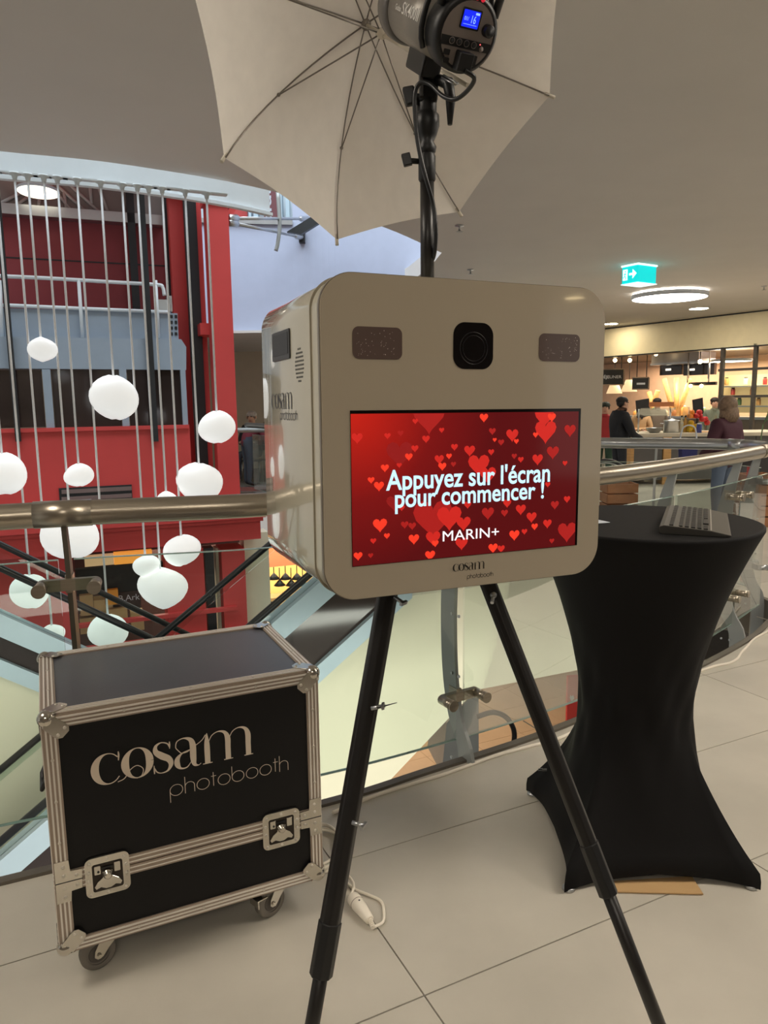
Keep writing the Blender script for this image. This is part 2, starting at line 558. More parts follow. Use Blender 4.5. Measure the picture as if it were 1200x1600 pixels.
def strip(mb, pts, d0, d1, z0, z1, closed=False):
    """solid of rectangular section along a plan polyline; d to the left of the walking direction"""
    n = len(pts)
    ps, fs = [], []
    for i in range(n):
        a, b = V(pts[max(0, i - 1)][:2]), V(pts[min(n - 1, i + 1)][:2])
        t = (b - a).normalized()
        nn = V((-t.y, t.x))
        p = V(pts[i][:2])
        for d, z in ((d0, z0), (d1, z0), (d1, z1), (d0, z1)):
            ps.append((p.x + nn.x * d, p.y + nn.y * d, z))
    for i in range(n - 1):
        for k in range(4):
            fs.append((i * 4 + k, i * 4 + (k + 1) % 4, i * 4 + 4 + (k + 1) % 4, i * 4 + 4 + k))
    fs += [(3, 2, 1, 0), tuple((n - 1) * 4 + k for k in range(4))]
    return mb.add(ps, [f[::-1] for f in fs])
mb = MB()
strip(mb, edge_near + edge_tip, 0.0, .035, -.30, .012)
tag(mb.build('trim_1', mat('slab_edge_metal', (112, 106, 96), .45, .5)), kind='structure')

# ------------------------------------------------------------------ ceiling over the walkway, with the atrium opening
ZC = 3.4
OPEN = [(-9.5, 2.75), (-2.85, 5.87), (-2.01, 6.23), (-.95, 7.04), (.04, 8.46), (.79, 9.91), (.70, 11.0), (.45, 12.3), (.2, 13.2)]
open_pts = [(p.x, p.y) for p in spline([V((a, b, 0)) for a, b in OPEN[1:6]], 6)]
open_pts = [OPEN[0]] + open_pts + OPEN[6:]
ceil_poly = [(-9.5, -7), (13, -7), (13, 25), (.2, 25)] + open_pts[::-1]
mb = MB()
mb.prism(ceil_poly, (0, 0, ZC), (1, 0, 0), (0, 1, 0), (0, 0, .25))
tag(mb.build('ceiling', m_ceil), kind='structure')
mb = MB()
ZB = ZC - .07
strip(mb, open_pts[:15], .38, .50, ZB, ZB + .40)
strip(mb, open_pts[:15], .34, .40, ZB - .035, ZB - .006)
tag(mb.build('trim_2', m_channel), kind='structure')

def ceiling_lamp(x, y, r, label, group=None, h=.11, strength=None):
    t = thing('ceiling_lamp', label, 'lamp', (x, y, ZC), group=group)
    mb = MB(); mb.lathe([(r - .08, -.035), (r, -.035), (r, -h), (r - .02, -h)], (0, 0, 0), (0, 0, 1), 40, cap=False)
    mb.build('rim', m_white, t)
    mb = MB(); mb.lathe([(r - .08, 0), (r - .08, -.036)], (0, 0, 0), (0, 0, 1), 40, cap=False); mb.build('halo_ring', strength or m_lampwhite, t)
    mb = MB(); mb.lathe([(r - .02, -h + .004), (r * .6, -h + .001), (.001, -h)], (0, 0, 0), (0, 0, 1), 40)
    mb.build('diffuser', strength or m_lampwhite, t)
    return t
q = at_z(1046, 462, ZC - .06)
ceiling_lamp(q.x, q.y, .66, 'large round white ceiling lamp glowing beside the green exit sign')
for (x, y), lb in (((-2.3, .9), 'added unseen lamp high above the left edge of the walkway'), ((2.3, 1.5), 'added unseen lamp high above the right side of the walkway'), ((5.2, 5.0), 'added unseen lamp to the right of the table'), ((4.3, 1.4), 'added unseen lamp far to the right of the camera'), ((6.4, 8.0), 'added unseen lamp beyond the right picture edge above the shop walkway'), ((.3, -2.4), 'added unseen lamp behind the camera'), ((2.6, 16.2), 'added unseen lamp hidden behind the booth near the shop'), ((8.0, 12.3), 'added unseen lamp outside the right edge near the shop')):
    ceiling_lamp(x, y, .62, lb, 'added unseen fill lamps over the walkway')  # unseen lamps added to brighten floor, ceiling and shop fascia
def downlight(px, py, label, r=.10):
    q = at_z(px, py, ZC)
    t = thing('downlight', label, 'lamp', (q.x, q.y, ZC), group='small recessed downlights')
    mb = MB(); mb.lathe([(r, 0), (r + .025, -.006), (r + .02, -.012), (r - .01, -.006)], (0, 0, 0), (0, 0, 1), 20, cap=False); mb.build('ring', m_white, t)
    mb = MB(); mb.lathe([(r, -.006), (.001, -.007)], (0, 0, 0), (0, 0, 1), 20); mb.build('lens', emit('downlight_lens', (255, 236, 200), 60.0), t)
downlight(1092, 482, 'small bright downlight right below the large round ceiling lamp', .20)
downlight(953, 506, 'small bright downlight just right of the booth edge above the shop fascia', .20)
q = thing('downlight', 'small downlight far behind the camera on the right', 'lamp', (11.2, -4.62, ZC), group='small recessed downlights')
mb = MB(); mb.lathe([(.17, 0), (.19, -.006), (.16, -.006)], (0, 0, 0), (0, 0, 1), 20, cap=False); mb.build('ring', m_white, q)
mb = MB(); mb.lathe([(.17, -.006), (.001, -.007)], (0, 0, 0), (0, 0, 1), 20); mb.build('lens', m_bulb, q)
for (px, py), lb in (((718, 352), 'tiny sprinkler head on the ceiling beside the umbrella tip'), ((735, 421), 'tiny sprinkler head on the ceiling just above the booth'), ((1194, 447), 'tiny sprinkler head on the ceiling at the right edge')):
    q = at_z(px, py, ZC)
    t = thing('sprinkler', lb, 'sprinkler', (q.x, q.y, ZC))
    mb = MB(); mb.lathe([(.05, 0), (.05, -.01), (.012, -.014), (.012, -.06), (.035, -.065), (.035, -.07)], (0, 0, 0), (0, 0, 1), 12)
    mb.build('sprinkler_body', m_steel, t)

mb = MB(); mb.box(-9.5, 8.6, -3.9, -3.6, 0, ZC); tag(mb.build('wall_light_block', mat('taupe_light_block', (120, 110, 98), .6)), kind='structure')  # unseen wall added to block ambient light from behind the camera
# exit sign: green glowing wedge under the ceiling
q = at_z(1010, 430, ZC - .12)
ex = thing('exit_sign', 'glowing turquoise box exit sign with running figure and arrow under the ceiling', 'sign', (q.x, q.y, ZC - .26), R(32))
m_green = emit('exit_green', (0, 178, 178), 1.5)
m_exw = emit('exit_white', (225, 255, 255), 1.6)
mb = MB(); mb.box(-.36, .04, -.14, .14, 0, .24); mb.build('sign_box', m_green, ex, bevel=.006)
mb = MB(); mb.box(-.37, .05, -.15, .15, -.008, 0); mb.box(-.37, .05, -.15, .15, .24, .258); mb.build('sign_rim', m_exw, ex)
# picture on the side facing the camera-left
o_, u_, v_ = V((-.361, .14, 0)), V((0, -1, 0)), V((0, 0, 1))
mb = MB()
mb.prism([(.02, .05), (.10, .05), (.10, .20), (.02, .20)], o_, u_, v_, V((-.002, 0, 0)))
mb.prism([(.13, .11), (.19, .11), (.19, .06), (.26, .125), (.19, .19), (.19, .14), (.13, .14)], o_, u_, v_, V((-.002, 0, 0)))
mb.build('arrow_pictogram', m_exw, ex)
mb = MB()
o2 = o_ + V((-.003, 0, 0))
for a, b in (((.06, .15), (.055, .11)), ((.055, .11), (.075, .085)), ((.075, .085), (.07, .06)), ((.055, .11), (.04, .09)), ((.04, .09), (.025, .085)), ((.06, .145), (.08, .13)), ((.06, .145), (.04, .13))):
    p0, p1 = o2 + u_ * a[0] + v_ * a[1], o2 + u_ * b[0] + v_ * b[1]
    mb.cyl(p0, p1, .006, n=6)
mb.ball(o2 + u_ * .065 + v_ * .17, .011, 8, 6)
mb.build('running_figure', m_green, ex)

# ------------------------------------------------------------------ balustrades
RAILZ = 1.145
RAIL_NEAR = [(-4.2, .93), (-2.6, 1.72), (-1.25, 2.37), (-.42, 2.59), (.30, 2.95), (1.02, 3.42), (1.62, 3.94), (2.12, 4.44), (2.57, 4.93)]
RAIL_FAR = [(2.72, 5.18), (2.70, 5.46), (2.48, 5.72), (1.79, 6.06), (.92, 6.74), (.1, 7.8), (-.9, 9.7), (-1.8, 11.6), (-2.3, 12.5)]
rail_near = spline([V((a, b, RAILZ)) for a, b in RAIL_NEAR], 8)
rail_far = spline([V((a, b, RAILZ)) for a, b in RAIL_FAR], 8)
def rail_pt(path, px):
    best = None
    for a, b in zip(path, path[1:]):
        for k in range(12):
            p = a.lerp(b, k / 12)
            d = p - V((0, 0, CAM_H))
            w = d.dot(_F)
            if w < .2: continue
            e = abs(600 + FPX * d.dot(_R) / w - px)
            if best is None or e < best[0]: best = (e, p, (b - a).normalized())
    return best[1], best[2]
def make_post(root, p, t, kind, mat_post=None):
    """curved flat-bar post hung on the slab edge; outward = left of travel"""
    n = V((-t.y, t.x, 0))
    prof = [(-.055, -.28), (-.05, .02), (.02, .16), (.06, .32), (.075, .52), (.07, .74), (.04, .95), (0, RAILZ - .035)]
    pp = spline([V((a, b, 0)) for a, b in prof], 4)
    mb = MB()
    for hw, off0, off1 in ((.006, -.045, .045),):
        ring = []
        for q in pp:
            wd = .048 if q.y < .75 else .048 - (q.y - .75) / .35 * .026
            c = V((p.x, p.y, 0)) + n * q.x + V((0, 0, q.y))
            ring.append([c + n * wd + t * .008, c - n * wd + t * .008, c - n * wd - t * .008, c + n * wd - t * .008])
        ps = [v for r_ in ring for v in r_]
        fs = [(0, 1, 2, 3), tuple((len(ring) - 1) * 4 + k for k in (3, 2, 1, 0))]
        for i in range(len(ring) - 1):
            fs += [(i * 4 + k, i * 4 + 4 + k, i * 4 + 4 + (k + 1) % 4, i * 4 + (k + 1) % 4) for k in range(4)]
        mb.add(ps, fs)
    post = mb.build('post', mat_post or m_post, root, world=True)
    for zz, ofs in ((.27, -.045), (.90, -.035)):
        c = V((p.x, p.y, zz)) + n * ofs
        mb = MB()
        mb.obox(c + n * .045, t * .085, n * .012, V((0, 0, .020)))
        mb.obox(c + n * .075, t * .012, n * .03, V((0, 0, .03)))
        for s in (-1, 1):
            mb.cyl(c + t * (.085 * s) + n * .055, c + t * (.085 * s) - n * .03, .020, n=16)
        mb.build('glass_clamp', m_rail if kind == 'near' else m_steel, post, world=True)
        for s in (-1, 1):
            mb = MB()
            mb.lathe([(.022, .012), (.022, .018), (.0195, .019), (.0195, .029), (.023, .030), (.023, .036)], c + t * (.085 * s), -n, 16)
            mb.build('clamp_cap', m_rail if kind == 'near' else m_steel, post, world=True)
    mb = MB()
    for zz in (-.02, .36, .62):
        for s in (-.03, .02):
            mb.cyl(V((p.x, p.y, zz)) + n * (.02 + s) - t * .008, V((p.x, p.y, zz)) + n * (.02 + s) - t * .014, .007, n=8)
    mb.build('bolt', m_steel, post, world=True)
    return post
def glass_run(root, path, i0, i1, z0, z1, off):
    seg = [(path[i].x, path[i].y) for i in range(i0, i1 + 1)]
    mb = MB()
    strip(mb, seg, off, off + .012, z0, z1)
    pane = mb.build('glass_panel', m_glass, root, world=True)
    mb = MB()
    strip(mb, seg, off - .001, off + .013, z1, z1 + .003)
    mb.build('polished_edge', m_glassedge, pane, world=True)
    mb = MB()
    strip(mb, seg, off - .001, off + .013, z0 - .003, z0)
    mb.build('polished_edge', m_glassedge, pane, world=True)
bal = thing('balustrade', 'curved glass balustrade with thick bronze steel handrail behind the photo booth', 'railing', (-1.25, 2.3, 0))
mb = MB(); mb.tube(rail_near, .043, 20); mb.build('handrail', m_rail, bal, world=True)
p1, t1 = rail_pt(rail_near, 97)
p2, t2 = rail_pt(rail_near, 719)
p3, t3 = rail_pt(rail_near, 1052)
p4, t4 = rail_pt(rail_near, 1155)
for (px, L) in ((97, .09), (1190, .05)):
    p, t = rail_pt(rail_near, px)
    mb = MB(); mb.cyl(p - t * L, p + t * L, .0455, n=24); mb.build('joint_sleeve', m_rail, bal, world=True)
for p, t in ((p1, t1), (p2, t2), (p3, t3), (p4, t4)): make_post(bal, p, t, 'near', mat('bronze_post', (96, 90, 80), .4, .5) if p is p1 else None)
fine = [rail_near[0]]
def idx(path, p): return min(range(len(path)), key=lambda i: (path[i] - p).length)
rail_fine = spline([V((a, b, RAILZ)) for a, b in RAIL_NEAR], 40)
cuts = [0] + [idx(rail_fine, p) for p in (p1, p2, p3, p4)] + [len(rail_fine) - 1]
for a, b in zip(cuts, cuts[1:]): glass_run(bal, rail_fine, a + (0 if a == 0 else 1), max(a + 2, b - 1), .09, .99, -.02)
balf = thing('balustrade', 'glass balustrade with steel handrail round the far side of the atrium opening', 'railing', (1.8, 6.1, 0))
mb = MB(); mb.tube(rail_far, .043, 16); mb.build('handrail', m_steel, balf, world=True)
p, t = rail_pt(rail_far[:36], 1150); mb = MB(); mb.cyl(p - t * .06, p + t * .06, .0455, n=20); mb.build('joint_sleeve', m_steel, balf, world=True)
for i in (4, 20, 32, 42, 52): 
    t = (rail_far[i + 1] - rail_far[i]).normalized()
    make_post(balf, rail_far[i], t, 'far')
for a, b in ((4, 20), (20, 32), (32, 42), (42, 52), (52, 62)): glass_run(balf, rail_far, a, b, .09, .99, -.02)

# ------------------------------------------------------------------ pendant lamps over the void
m_shade = emit('opal_glass', (250, 252, 250), .52, base=(240, 240, 238))
m_cord = mat('white_cord', (240, 242, 244), .5)
PEND = [  # cord x at the channel, y there, lamp centre x, y, width, height in the photo, label
    (43, 272, 65, 546, 45, 37, 'small white pebble pendant lamp hanging highest, above the lift windows'),
    (156, 283, 180, 621, 74, 67, 'large white pebble pendant lamp hanging in front of the lift windows'),
    (320, 301, 342, 667, 58, 49, 'medium white pebble pendant lamp in front of the red steel column'),
    (88, 276, 125, 742, 45, 35, 'small flat white pebble pendant lamp in front of the plain red panel'),
    (287, 297, 314, 755, 71, 62, 'large white pebble pendant lamp half sunk behind the handrail below the red column'),
    (-28, 264, -3, 740, 72, 64, 'white pebble pendant lamp cut off by the left edge of the picture'),
    (230, 291, 262, 783, 33, 31, 'small white pebble pendant lamp just peeping over the handrail'),
    (66, 274, 113, 834, 86, 76, 'biggest white pebble pendant lamp behind the balustrade post under the handrail'),
    (-6, 267, 46, 924, 58, 53, 'white pebble pendant lamp behind the left glass clamp'),
    (19, 270, 85, 992, 37, 32, 'small white pebble pendant lamp above the pale blue escalator edge'),
    (120, 279, 170, 985, 61, 52, 'lowest large white pebble pendant lamp just above the case'),
    (190, 287, 228, 884, 41, 33, 'small white pebble pendant lamp touching a larger one below it'),
    (211, 289, 255, 919, 76, 62, 'large white pebble pendant lamp below the small one, under the handrail'),
    (251, 293, 286, 860, 58, 47, 'medium white pebble pendant lamp under the handrail beside the red pier'),
]
def pebble(mb, c, rx, rz, seed):
    rnd = random.Random(seed)
    a, b, ph = rnd.uniform(-.15, .15), rnd.uniform(.08, .18), rnd.uniform(0, 6)
    n, m = 22, 14
    ps = [c + V((0, 0, -rz))]
    tilt = rnd.uniform(-.28, .28)
    for j in range(1, m):
        t = math.pi * j / m - math.pi / 2
        for i in range(n):
            an = 2 * math.pi * i / n
            r = rx * math.cos(t) * (1 + b * .5 * math.cos(an + ph) + a * math.sin(t))
            z = rz * (math.sin(t) * (1 - .06 * math.cos(an * 2 + ph))) + tilt * rx * .35 * math.cos(t) * math.cos(an)
            ps.append(c + V((r * math.cos(an), r * math.sin(an) * .95, z)))
    ps.append(c + V((0, 0, rz)))
    fs = [(0, 1 + (i + 1) % n, 1 + i) for i in range(n)]
    for j in range(m - 2): fs += [(1 + j * n + i, 1 + j * n + (i + 1) % n, 1 + (j + 1) * n + (i + 1) % n, 1 + (j + 1) * n + i) for i in range(n)]
    L = len(ps) - 1
    fs += [(L, 1 + (m - 2) * n + i, 1 + (m - 2) * n + (i + 1) % n) for i in range(n)]
    mb.add(ps, fs, True)
for k, (cx, cy, lx, ly, w, h, lb) in enumerate(PEND):
    top = at_z(cx, cy, ZB - .03)
    ctr = at_y(lx, ly, top.y)
    ctr.x = (ctr.x + top.x) / 2 if abs(ctr.x - top.x) < .25 else ctr.x
    sc = (ctr - V((0, 0, CAM_H))).dot(_F) / FPX
    t = thing('pendant_lamp', lb, 'lamp', (ctr.x, ctr.y, ctr.z - h * sc / 2), group='white pebble pendant lamps over the atrium')
    mb = MB(); pebble(mb, ctr, w * sc / 2, h * sc / 2, 11 + k); mb.build('shade', m_shade, t, world=True)
    mb = MB(); mb.cyl((ctr.x, ctr.y, ctr.z + h * sc * .45), (ctr.x, ctr.y, ZB - .03), .0095, n=8); mb.build('cord', m_cord, t, world=True)
    mb = MB(); mb.lathe([(.016, -.05), (.022, -.02), (.045, -.012), (.045, 0)], (ctr.x, ctr.y, ZB - .03), (0, 0, 1), 10)
    mb.obox((ctr.x + .07, ctr.y + .03, ZB - .035), V((.09, .04, 0)), V((-.012, .027, 0)), V((0, 0, .006)))
    mb.build('ceiling_cup', m_channel, t, world=True)

# ------------------------------------------------------------------ escalators in the void
TE = R(24)
def esc_line(F, a, b, d=0): 
    A, B = F.sz(*a, d), F.sz(*b, d)
    k = (A[1] - B[1]) / (A[0] - B[0])
    return A[0], A[1], k
def escalator(name, label, D, far_px, near_px, edge_top, edge_bot, s0, s1, land=None, clad=.9):
    F = Frame(D, TE)
    W = .92
    root = thing(name, label, 'escalator', F.pt((s0 + s1) / 2, -3.9, -W / 2))
    a0, z0, k = esc_line(F, *near_px)
    zt = lambda s, ref: ref[1] + k * (s - ref[0])
    nr = (a0, z0)
    fr = F.sz(*far_px[0], -W)
    et = F.sz(*edge_top)
    eb = F.sz(*edge_bot)
    def run(ref, d, r, nm, m):
        mb = MB(); pts = [F.pt(s, zt(s, ref), d) for s in (s0, (s0 + s1) / 2, s1)]
        if land:
            pts = [F.pt(s0, zt(s0, ref), d), F.pt(land - .25, zt(land - .25, ref), d), F.pt(land, zt(land, ref) - .03, d), F.pt(land + .3, zt(land, ref) + .02, d), F.pt(s1 + 1.0, zt(land, ref) + .02, d)]
        mb.tube(pts, r, 10); mb.build(nm, m, root, world=True)
    run(nr, 0, .023, 'handrail', m_rubber)
    run(fr, -W, .023, 'handrail', m_rubber)
    def para(nm, m, ref0, ref1, d0, d1, e=None):
        mb = MB()
        e = s1 if e is None else e
        pts = [(s0, zt(s0, ref0)), (e, zt(e, ref0)), (e, zt(e, ref1)), (s0, zt(s0, ref1))]
        mb.prism([(p[0], p[1]) for p in pts], F.pt(0, 0, d0), F.u, V((0, 0, 1)), F.n * (d1 - d0))
        return mb.build(nm, m, root, world=True)
    e = land if land else s1
    para('balustrade_glass', m_glass, (nr[0], nr[1] - .03), et, -.03, -.02, e)
    para('balustrade_glass', m_glass, (fr[0], fr[1] - .03), (et[0], et[1] + .05), -W - .01, -W, e)
    th = .16
    para('edge_profile', m_blueedge, et, (et[0], et[1] - th), -.10, .03, e)
    para('edge_profile', m_blueedge, (et[0], et[1] - .42), (et[0], et[1] - .42 - th), -W - .06, -W + .06, e)
    para('side_glazing', m_darkglass, (et[0], et[1] - th), eb, -.06, -.01, e)
    para('edge_profile', m_blueedge, eb, (eb[0], eb[1] - .12), -.10, .03, e)
    # the stepped inside
    mb = MB()
    n = int(abs(e - s0) / .33)
    for i in range(n):
        s = min(s0, e) + i * .33
        zz = zt(s + .165, et) - .52
        F.box(mb, s, s + .34, zz - .25, zz, -W + .07, -.11)
    mb.build('step_band', m_darkmetal, root, world=True)
    # cladding below
    low = (eb[0], eb[1] - .12)
    if land:
        zl = F.sz(745, 1080)[1]
        b0 = F.sz(745, 1080)
        kb = math.tan(R(38))
        zb = lambda s: b0[1] + kb * (s - b0[0])
        poly = [(s0, zt(s0, low)), (e, zt(e, low)), (s1 + 1.2, zt(e, low)), (s1 + 1.2, zl), (b0[0], zl), (s0, min(zb(s0), zt(s0, low) - .4))]
    else:
        poly = [(s0, zt(s0, low)), (s1, zt(s1, low)), (s1, zt(s1, low) - clad), (s0, zt(s0, low) - clad)]
    mb = MB()
    mb.prism(poly, F.pt(0, 0, -.6), F.u, V((0, 0, 1)), F.n * (.6 - .02))
    mb.build('side_cladding', m_cream, root, world=True)
    return root, F
FR = Frame(4.7, TE)
s_left = FR.sz(-160, 1400)[0]
s_land = FR.sz(640, 800)[0]
escalator('escalator', 'escalator running down to the left behind the case, pale blue edges and dark side glass', 4.7, ((410, 860), (0, 1205)), ((475, 905), (40, 1281)), (493, 912), (588, 953), s_left, s_land + .4, land=s_land)
FL = Frame(5.7, TE)
escalator('escalator', 'escalator crossing behind, running down to the right from the left picture edge', 5.7, ((0, 850), (265, 1010)), ((0, 887), (235, 997)), (0, 957), (0, 1028), FL.sz(-180, 900)[0], FL.sz(420, 1150)[0], clad=1.3)

# ------------------------------------------------------------------ lower level seen through the glass
mb = MB(); mb.box(-12, 12, 3, 26, -4.3, -4.0); tag(mb.build('floor', m_grout), kind='structure'); lowfloor = bpy.data.objects[-1] if False else COL.objects[-1]
for i in range(-3, 8):
    for j in range(0, 12):
        p = V((0, 9, -4.0)) + tu * (i * .9) + tn * (j * .9)
        d = p - V((0, 0, CAM_H)); w = d.dot(_F)
        px, py = 600 + FPX * d.dot(_R) / w, 800 - FPX * d.dot(_U) / w
        if not (520 < px < 960 and 980 < py < 1320): continue
        mb = MB(); mb.obox(p, tu * .447, tn * .447, V((0, 0, .006))); mb.build('tile', m_tan, lowfloor)
ne = thing('escalator_newel', 'grey escalator end with a black looped handrail on the lower level behind the glass', 'escalator', at_y(720, 1200, 9.0))
Fn = Frame(9.0, R(10))
mb = MB()
mb.prism([Fn.sz(*p) for p in ((690, 1210), (748, 1195), (748, 1083), (735, 1088), (698, 1130))], Fn.P, Fn.u, V((0, 0, 1)), -Fn.n * .8)
mb.build('skirt_panel', m_post, ne, world=True)
mb = MB(); mb.tube(spline([Fn.at(*p) for p in ((745, 1120), (770, 1113), (790, 1120), (802, 1138), (803, 1158), (795, 1175), (775, 1185), (745, 1190))], 5), .035, 10)
mb.build('handrail', m_rubber, ne, world=True)
rs = thing('totem_sign', 'small red totem sign with white mark on the lower level beside the table cover', 'sign', at_y(893, 1140, 11.5))
Fs = Frame(11.5, R(8))
mb = MB(); Fs.px(mb, 886, 915, 1056, 1142, -.06, 0); mb.build('sign_board', m_red, rs, world=True, bevel=.01)
mb = MB()
a, b = Fs.sz(893, 1090, .004)
mb.prism([(a - .03, b), (a, b - .07), (a + .05, b - .02), (a + .03, b + .04), (a, b + .02), (a - .02, b + .05)], Fs.pt(0, 0, .002), Fs.u, V((0, 0, 1)), Fs.n * .004)
mb.build('white_mark', m_white, rs, world=True)

# ------------------------------------------------------------------ lift tower and red shop front across the atrium
LF = Frame(10.4, R(22))
tower = thing('lift_tower', 'red painted steel lift tower with dark guide rails across the atrium', 'lift', LF.at(200, 830))
def lpart(root, nm, m, *boxes, F=LF, bevel=0):
    mb = MB()
    for b in boxes: F.px(mb, *b)
    return mb.build(nm, m, root, world=True, bevel=bevel)
def lbox(root, nm, m, x0, x1, y0, y1, d0, d1, F=LF): return lpart(root, nm, m, (x0, x1, y0, y1, d0, d1), F=F)
def lpost(root, nm, m, xa, ya, xb, yb, w, d0, d1, F=LF):
    """upright bar from pixel (xa,ya) at its top to (xb,yb) at its foot"""
    s0, z1 = F.sz(xa, ya, d1); s1, z0 = F.sz(xb, yb, d1)
    s = (s0 + s1) / 2
    mb = MB(); F.box(mb, s - w / 2, s + w / 2, z0, z1, d0, d1)
    return mb.build(nm, m, root, world=True)
# big front column with bracket and the frame behind it
lpost(tower, 'column', m_red, 340, 262, 357, 790, .27, -.22, .02)
lbox(tower, 'bracket', m_red, 318, 362, 285, 318, -.25, .06)
lpost(tower, 'column', m_red, 307, 262, 328, 830, .12, -.75, -.60)
lpost(tower, 'column', m_red, 278, 262, 296, 830, .20, -.95, -.78)
lbox(tower, 'cross_beam', m_red, 313, 336, 505, 523, -.62, -.20)
lbox(tower, 'cross_beam', m_red, 262, 400, 270, 300, -.95, -.62)
lbox(tower, 'cross_beam', m_red, 268, 300, 330, 375, -1.0, -.8)
# sloping strut to the right of the column head
mb = MB()
a = [LF.at(x, y, -.3) for x, y in ((355, 300), (388, 300), (357, 345))]
mb.add(a + [p - LF.n * .2 for p in a], [(0, 2, 1), (3, 4, 5), (0, 1, 4, 3), (1, 2, 5, 4), (2, 0, 3, 5)])
mb.build('gusset_plate', m_red, tower, world=True)
lbox(tower, 'back_panel', mat('shaded_maroon_panel', (138, 52, 58), .6), -60, 275, 325, 505, -1.55, -1.5)  # maroon panel, its darker colour also carries the shade under the canopy
lbox(tower, 'back_panel', m_red, 262, 290, 300, 830, -1.55, -1.5)
mb = MB(); LF.px(mb, 0, 275, 408, 410, -1.5, -1.495); mb.build('panel_joint', m_darkmetal, tower, world=True)
for xa, xb, y1, w, d in ((200, 214, 484, .10, -1.3), (220, 240, 690, .085, .03), (258, 270, 490, .12, -1.2), (297, 315, 760, .16, -.45), (-3, 24, 690, .06, .05)):
    lpost(tower, 'guide_rail', m_darkmetal, xa, 268, xb, y1, w, d - .06, d)
# lift car
m_lilac = m_bluegrey
car = thing('lift_car', 'blue grey lift car with dark windows and a safety rail on its roof', 'lift', LF.at(150, 670))
lbox(car, 'roof_panel', m_lilac, -80, 278, 484, 528, -.95, -.25)
mb = MB()
pl = [LF.sz(x, y, -.05) for x, y in ((-80, 525), (283, 530), (291, 542), (291, 578), (-80, 575))]
mb.prism(pl, LF.pt(0, 0, -.9), LF.u, V((0, 0, 1)), LF.n * .85)
mb.build('header_panel', m_lilac, car, world=True)
for x0, x1 in ((-80, 68), (83, 188), (201, 283)):
    lbox(car, 'window_pane', m_darkglass, x0, x1, 578, 669, -.14, -.09)
for x0, x1 in ((69, 82), (189, 200), (284, 292)): lbox(car, 'mullion', m_lilac, x0, x1, 577, 670, -.16, -.04)
lbox(car, 'sill', m_red, -80, 296, 668, 674, -.2, .02)
mb = MB(); mb.tube(spline([LF.at(*p, -.2) for p in ((-60, 429), (60, 434), (180, 441), (245, 445))] + [LF.at(254, 449, -.2), LF.at(257, 462, -.2)], 5), .022, 8)
mb.build('roof_rail', m_channel, car, world=True)
mb = MB(); mb.tube([LF.at(-60, 474, -.22), LF.at(265, 488, -.22)], .022, 8); mb.build('roof_rail', m_channel, car, world=True)
for xa, xb in ((123, 129), (243, 248), (0, 3)):
    mb = MB(); mb.tube([LF.at(xa, 438, -.2), LF.at(xb, 528, -.2)], .022, 8); mb.build('rail_post', m_channel, car, world=True)
lbox(car, 'control_box', mat('pale_box', (190, 192, 188), .6), 247, 262, 468, 486, -.5, -.3)
lbox(car, 'control_box', m_steel, 262, 269, 462, 486, -.6, -.35)
mb = MB()
for i in range(4):
    for j in range(2): LF.px(mb, 266 + j * 7, 270 + j * 7, 492 + i * 9, 497 + i * 9, -.26, -.24)
mb.build('vent_slot', m_darkmetal, car, world=True)
# warm lights seen in the lift windows
# red parapet and cornice below
front = thing('arcade_shop', 'red shop front with cornice under the lift, dark shop window below', 'shop', LF.at(200, 1000))
lbox(front, 'parapet_panel', m_red, -90, 300, 672, 812, -.6, -.02)
lbox(front, 'parapet_panel', m_red, 318, 374, 780, 815, -.5, -.02)
gr = lbox(front, 'grille', m_darkmetal, 94, 208, 760, 826, -.05, .0)
for i in range(6): lbox(front, 'grille_slat', mat('taupe_slat', (120, 104, 100), .6), 96, 206, 763 + i * 11, 769 + i * 11, -.02, .02)
lbox(front, 'cornice', m_red, -90, 416, 812, 826, -.7, .22)
lbox(front, 'cornice', m_red, -90, 412, 826, 832, -.7, .16)
lbox(front, 'frieze', m_red, -90, 408, 832, 862, -.7, .08)
lbox(front, 'pier', m_red, 262, 322, 858, 1045, -.5, -.05)
lbox(front, 'pier', m_red, 350, 386, 858, 1045, -.5, -.05)
lbox(front, 'pier', m_red, -90, 118, 868, 1045, -.5, -.10)
lbox(front, 'pipe_column', m_darkmetal, 323, 337, 856, 1010, -.4, -.2)
lbox(front, 'cream_jamb', m_cream, 340, 350, 856, 1010, -.5, -.3)
lbox(front, 'rail_bar', m_red, 120, 372, 962, 968, -.06, .02)
lbox(front, 'rail_bar', m_red, 120, 372, 998, 1003, -.06, .02)
lbox(front, 'back_wall', mat('dark_brown_wall', (70, 42, 38), .7), 60, 400, 840, 1080, -2.1, -2.0)
m_orange = mat('orange_board', (226, 150, 50), .6)
lbox(front, 'lit_header', emit('lit_orange_header', (255, 170, 70), .55), 178, 238, 862, 880, -.35, -.25)
lbox(front, 'lit_header', emit('lit_tan_header', (225, 190, 140), .4), 132, 178, 868, 884, -.35, -.25)
lbox(front, 'dark_header', m_black, 118, 262, 884, 925, -.45, -.35)
sg = lbox(front, 'sign_board', mat('dark_sign', (60, 48, 46), .6), 176, 220, 925, 952, -.4, -.33)
mb = MB(); put_text(mb, 'B.Ark', LF.at(186, 940, -.325), LF.u, V((0, 0, 1)), .26); mb.build('lettering', m_white, front, world=True)
lbox(front, 'display_box', m_orange, 166, 185, 922, 945, -.3, -.2)
m_card = mat('cardboard', (196, 160, 112), .8)
for k, (x0, x1, y0, y1) in enumerate(((125, 146, 930, 962), (147, 165, 938, 962), (150, 200, 952, 985), (125, 150, 966, 990), (205, 225, 958, 985))):
    lbox(front, 'carton', m_card, x0, x1, y0, y1, -.5, -.25)
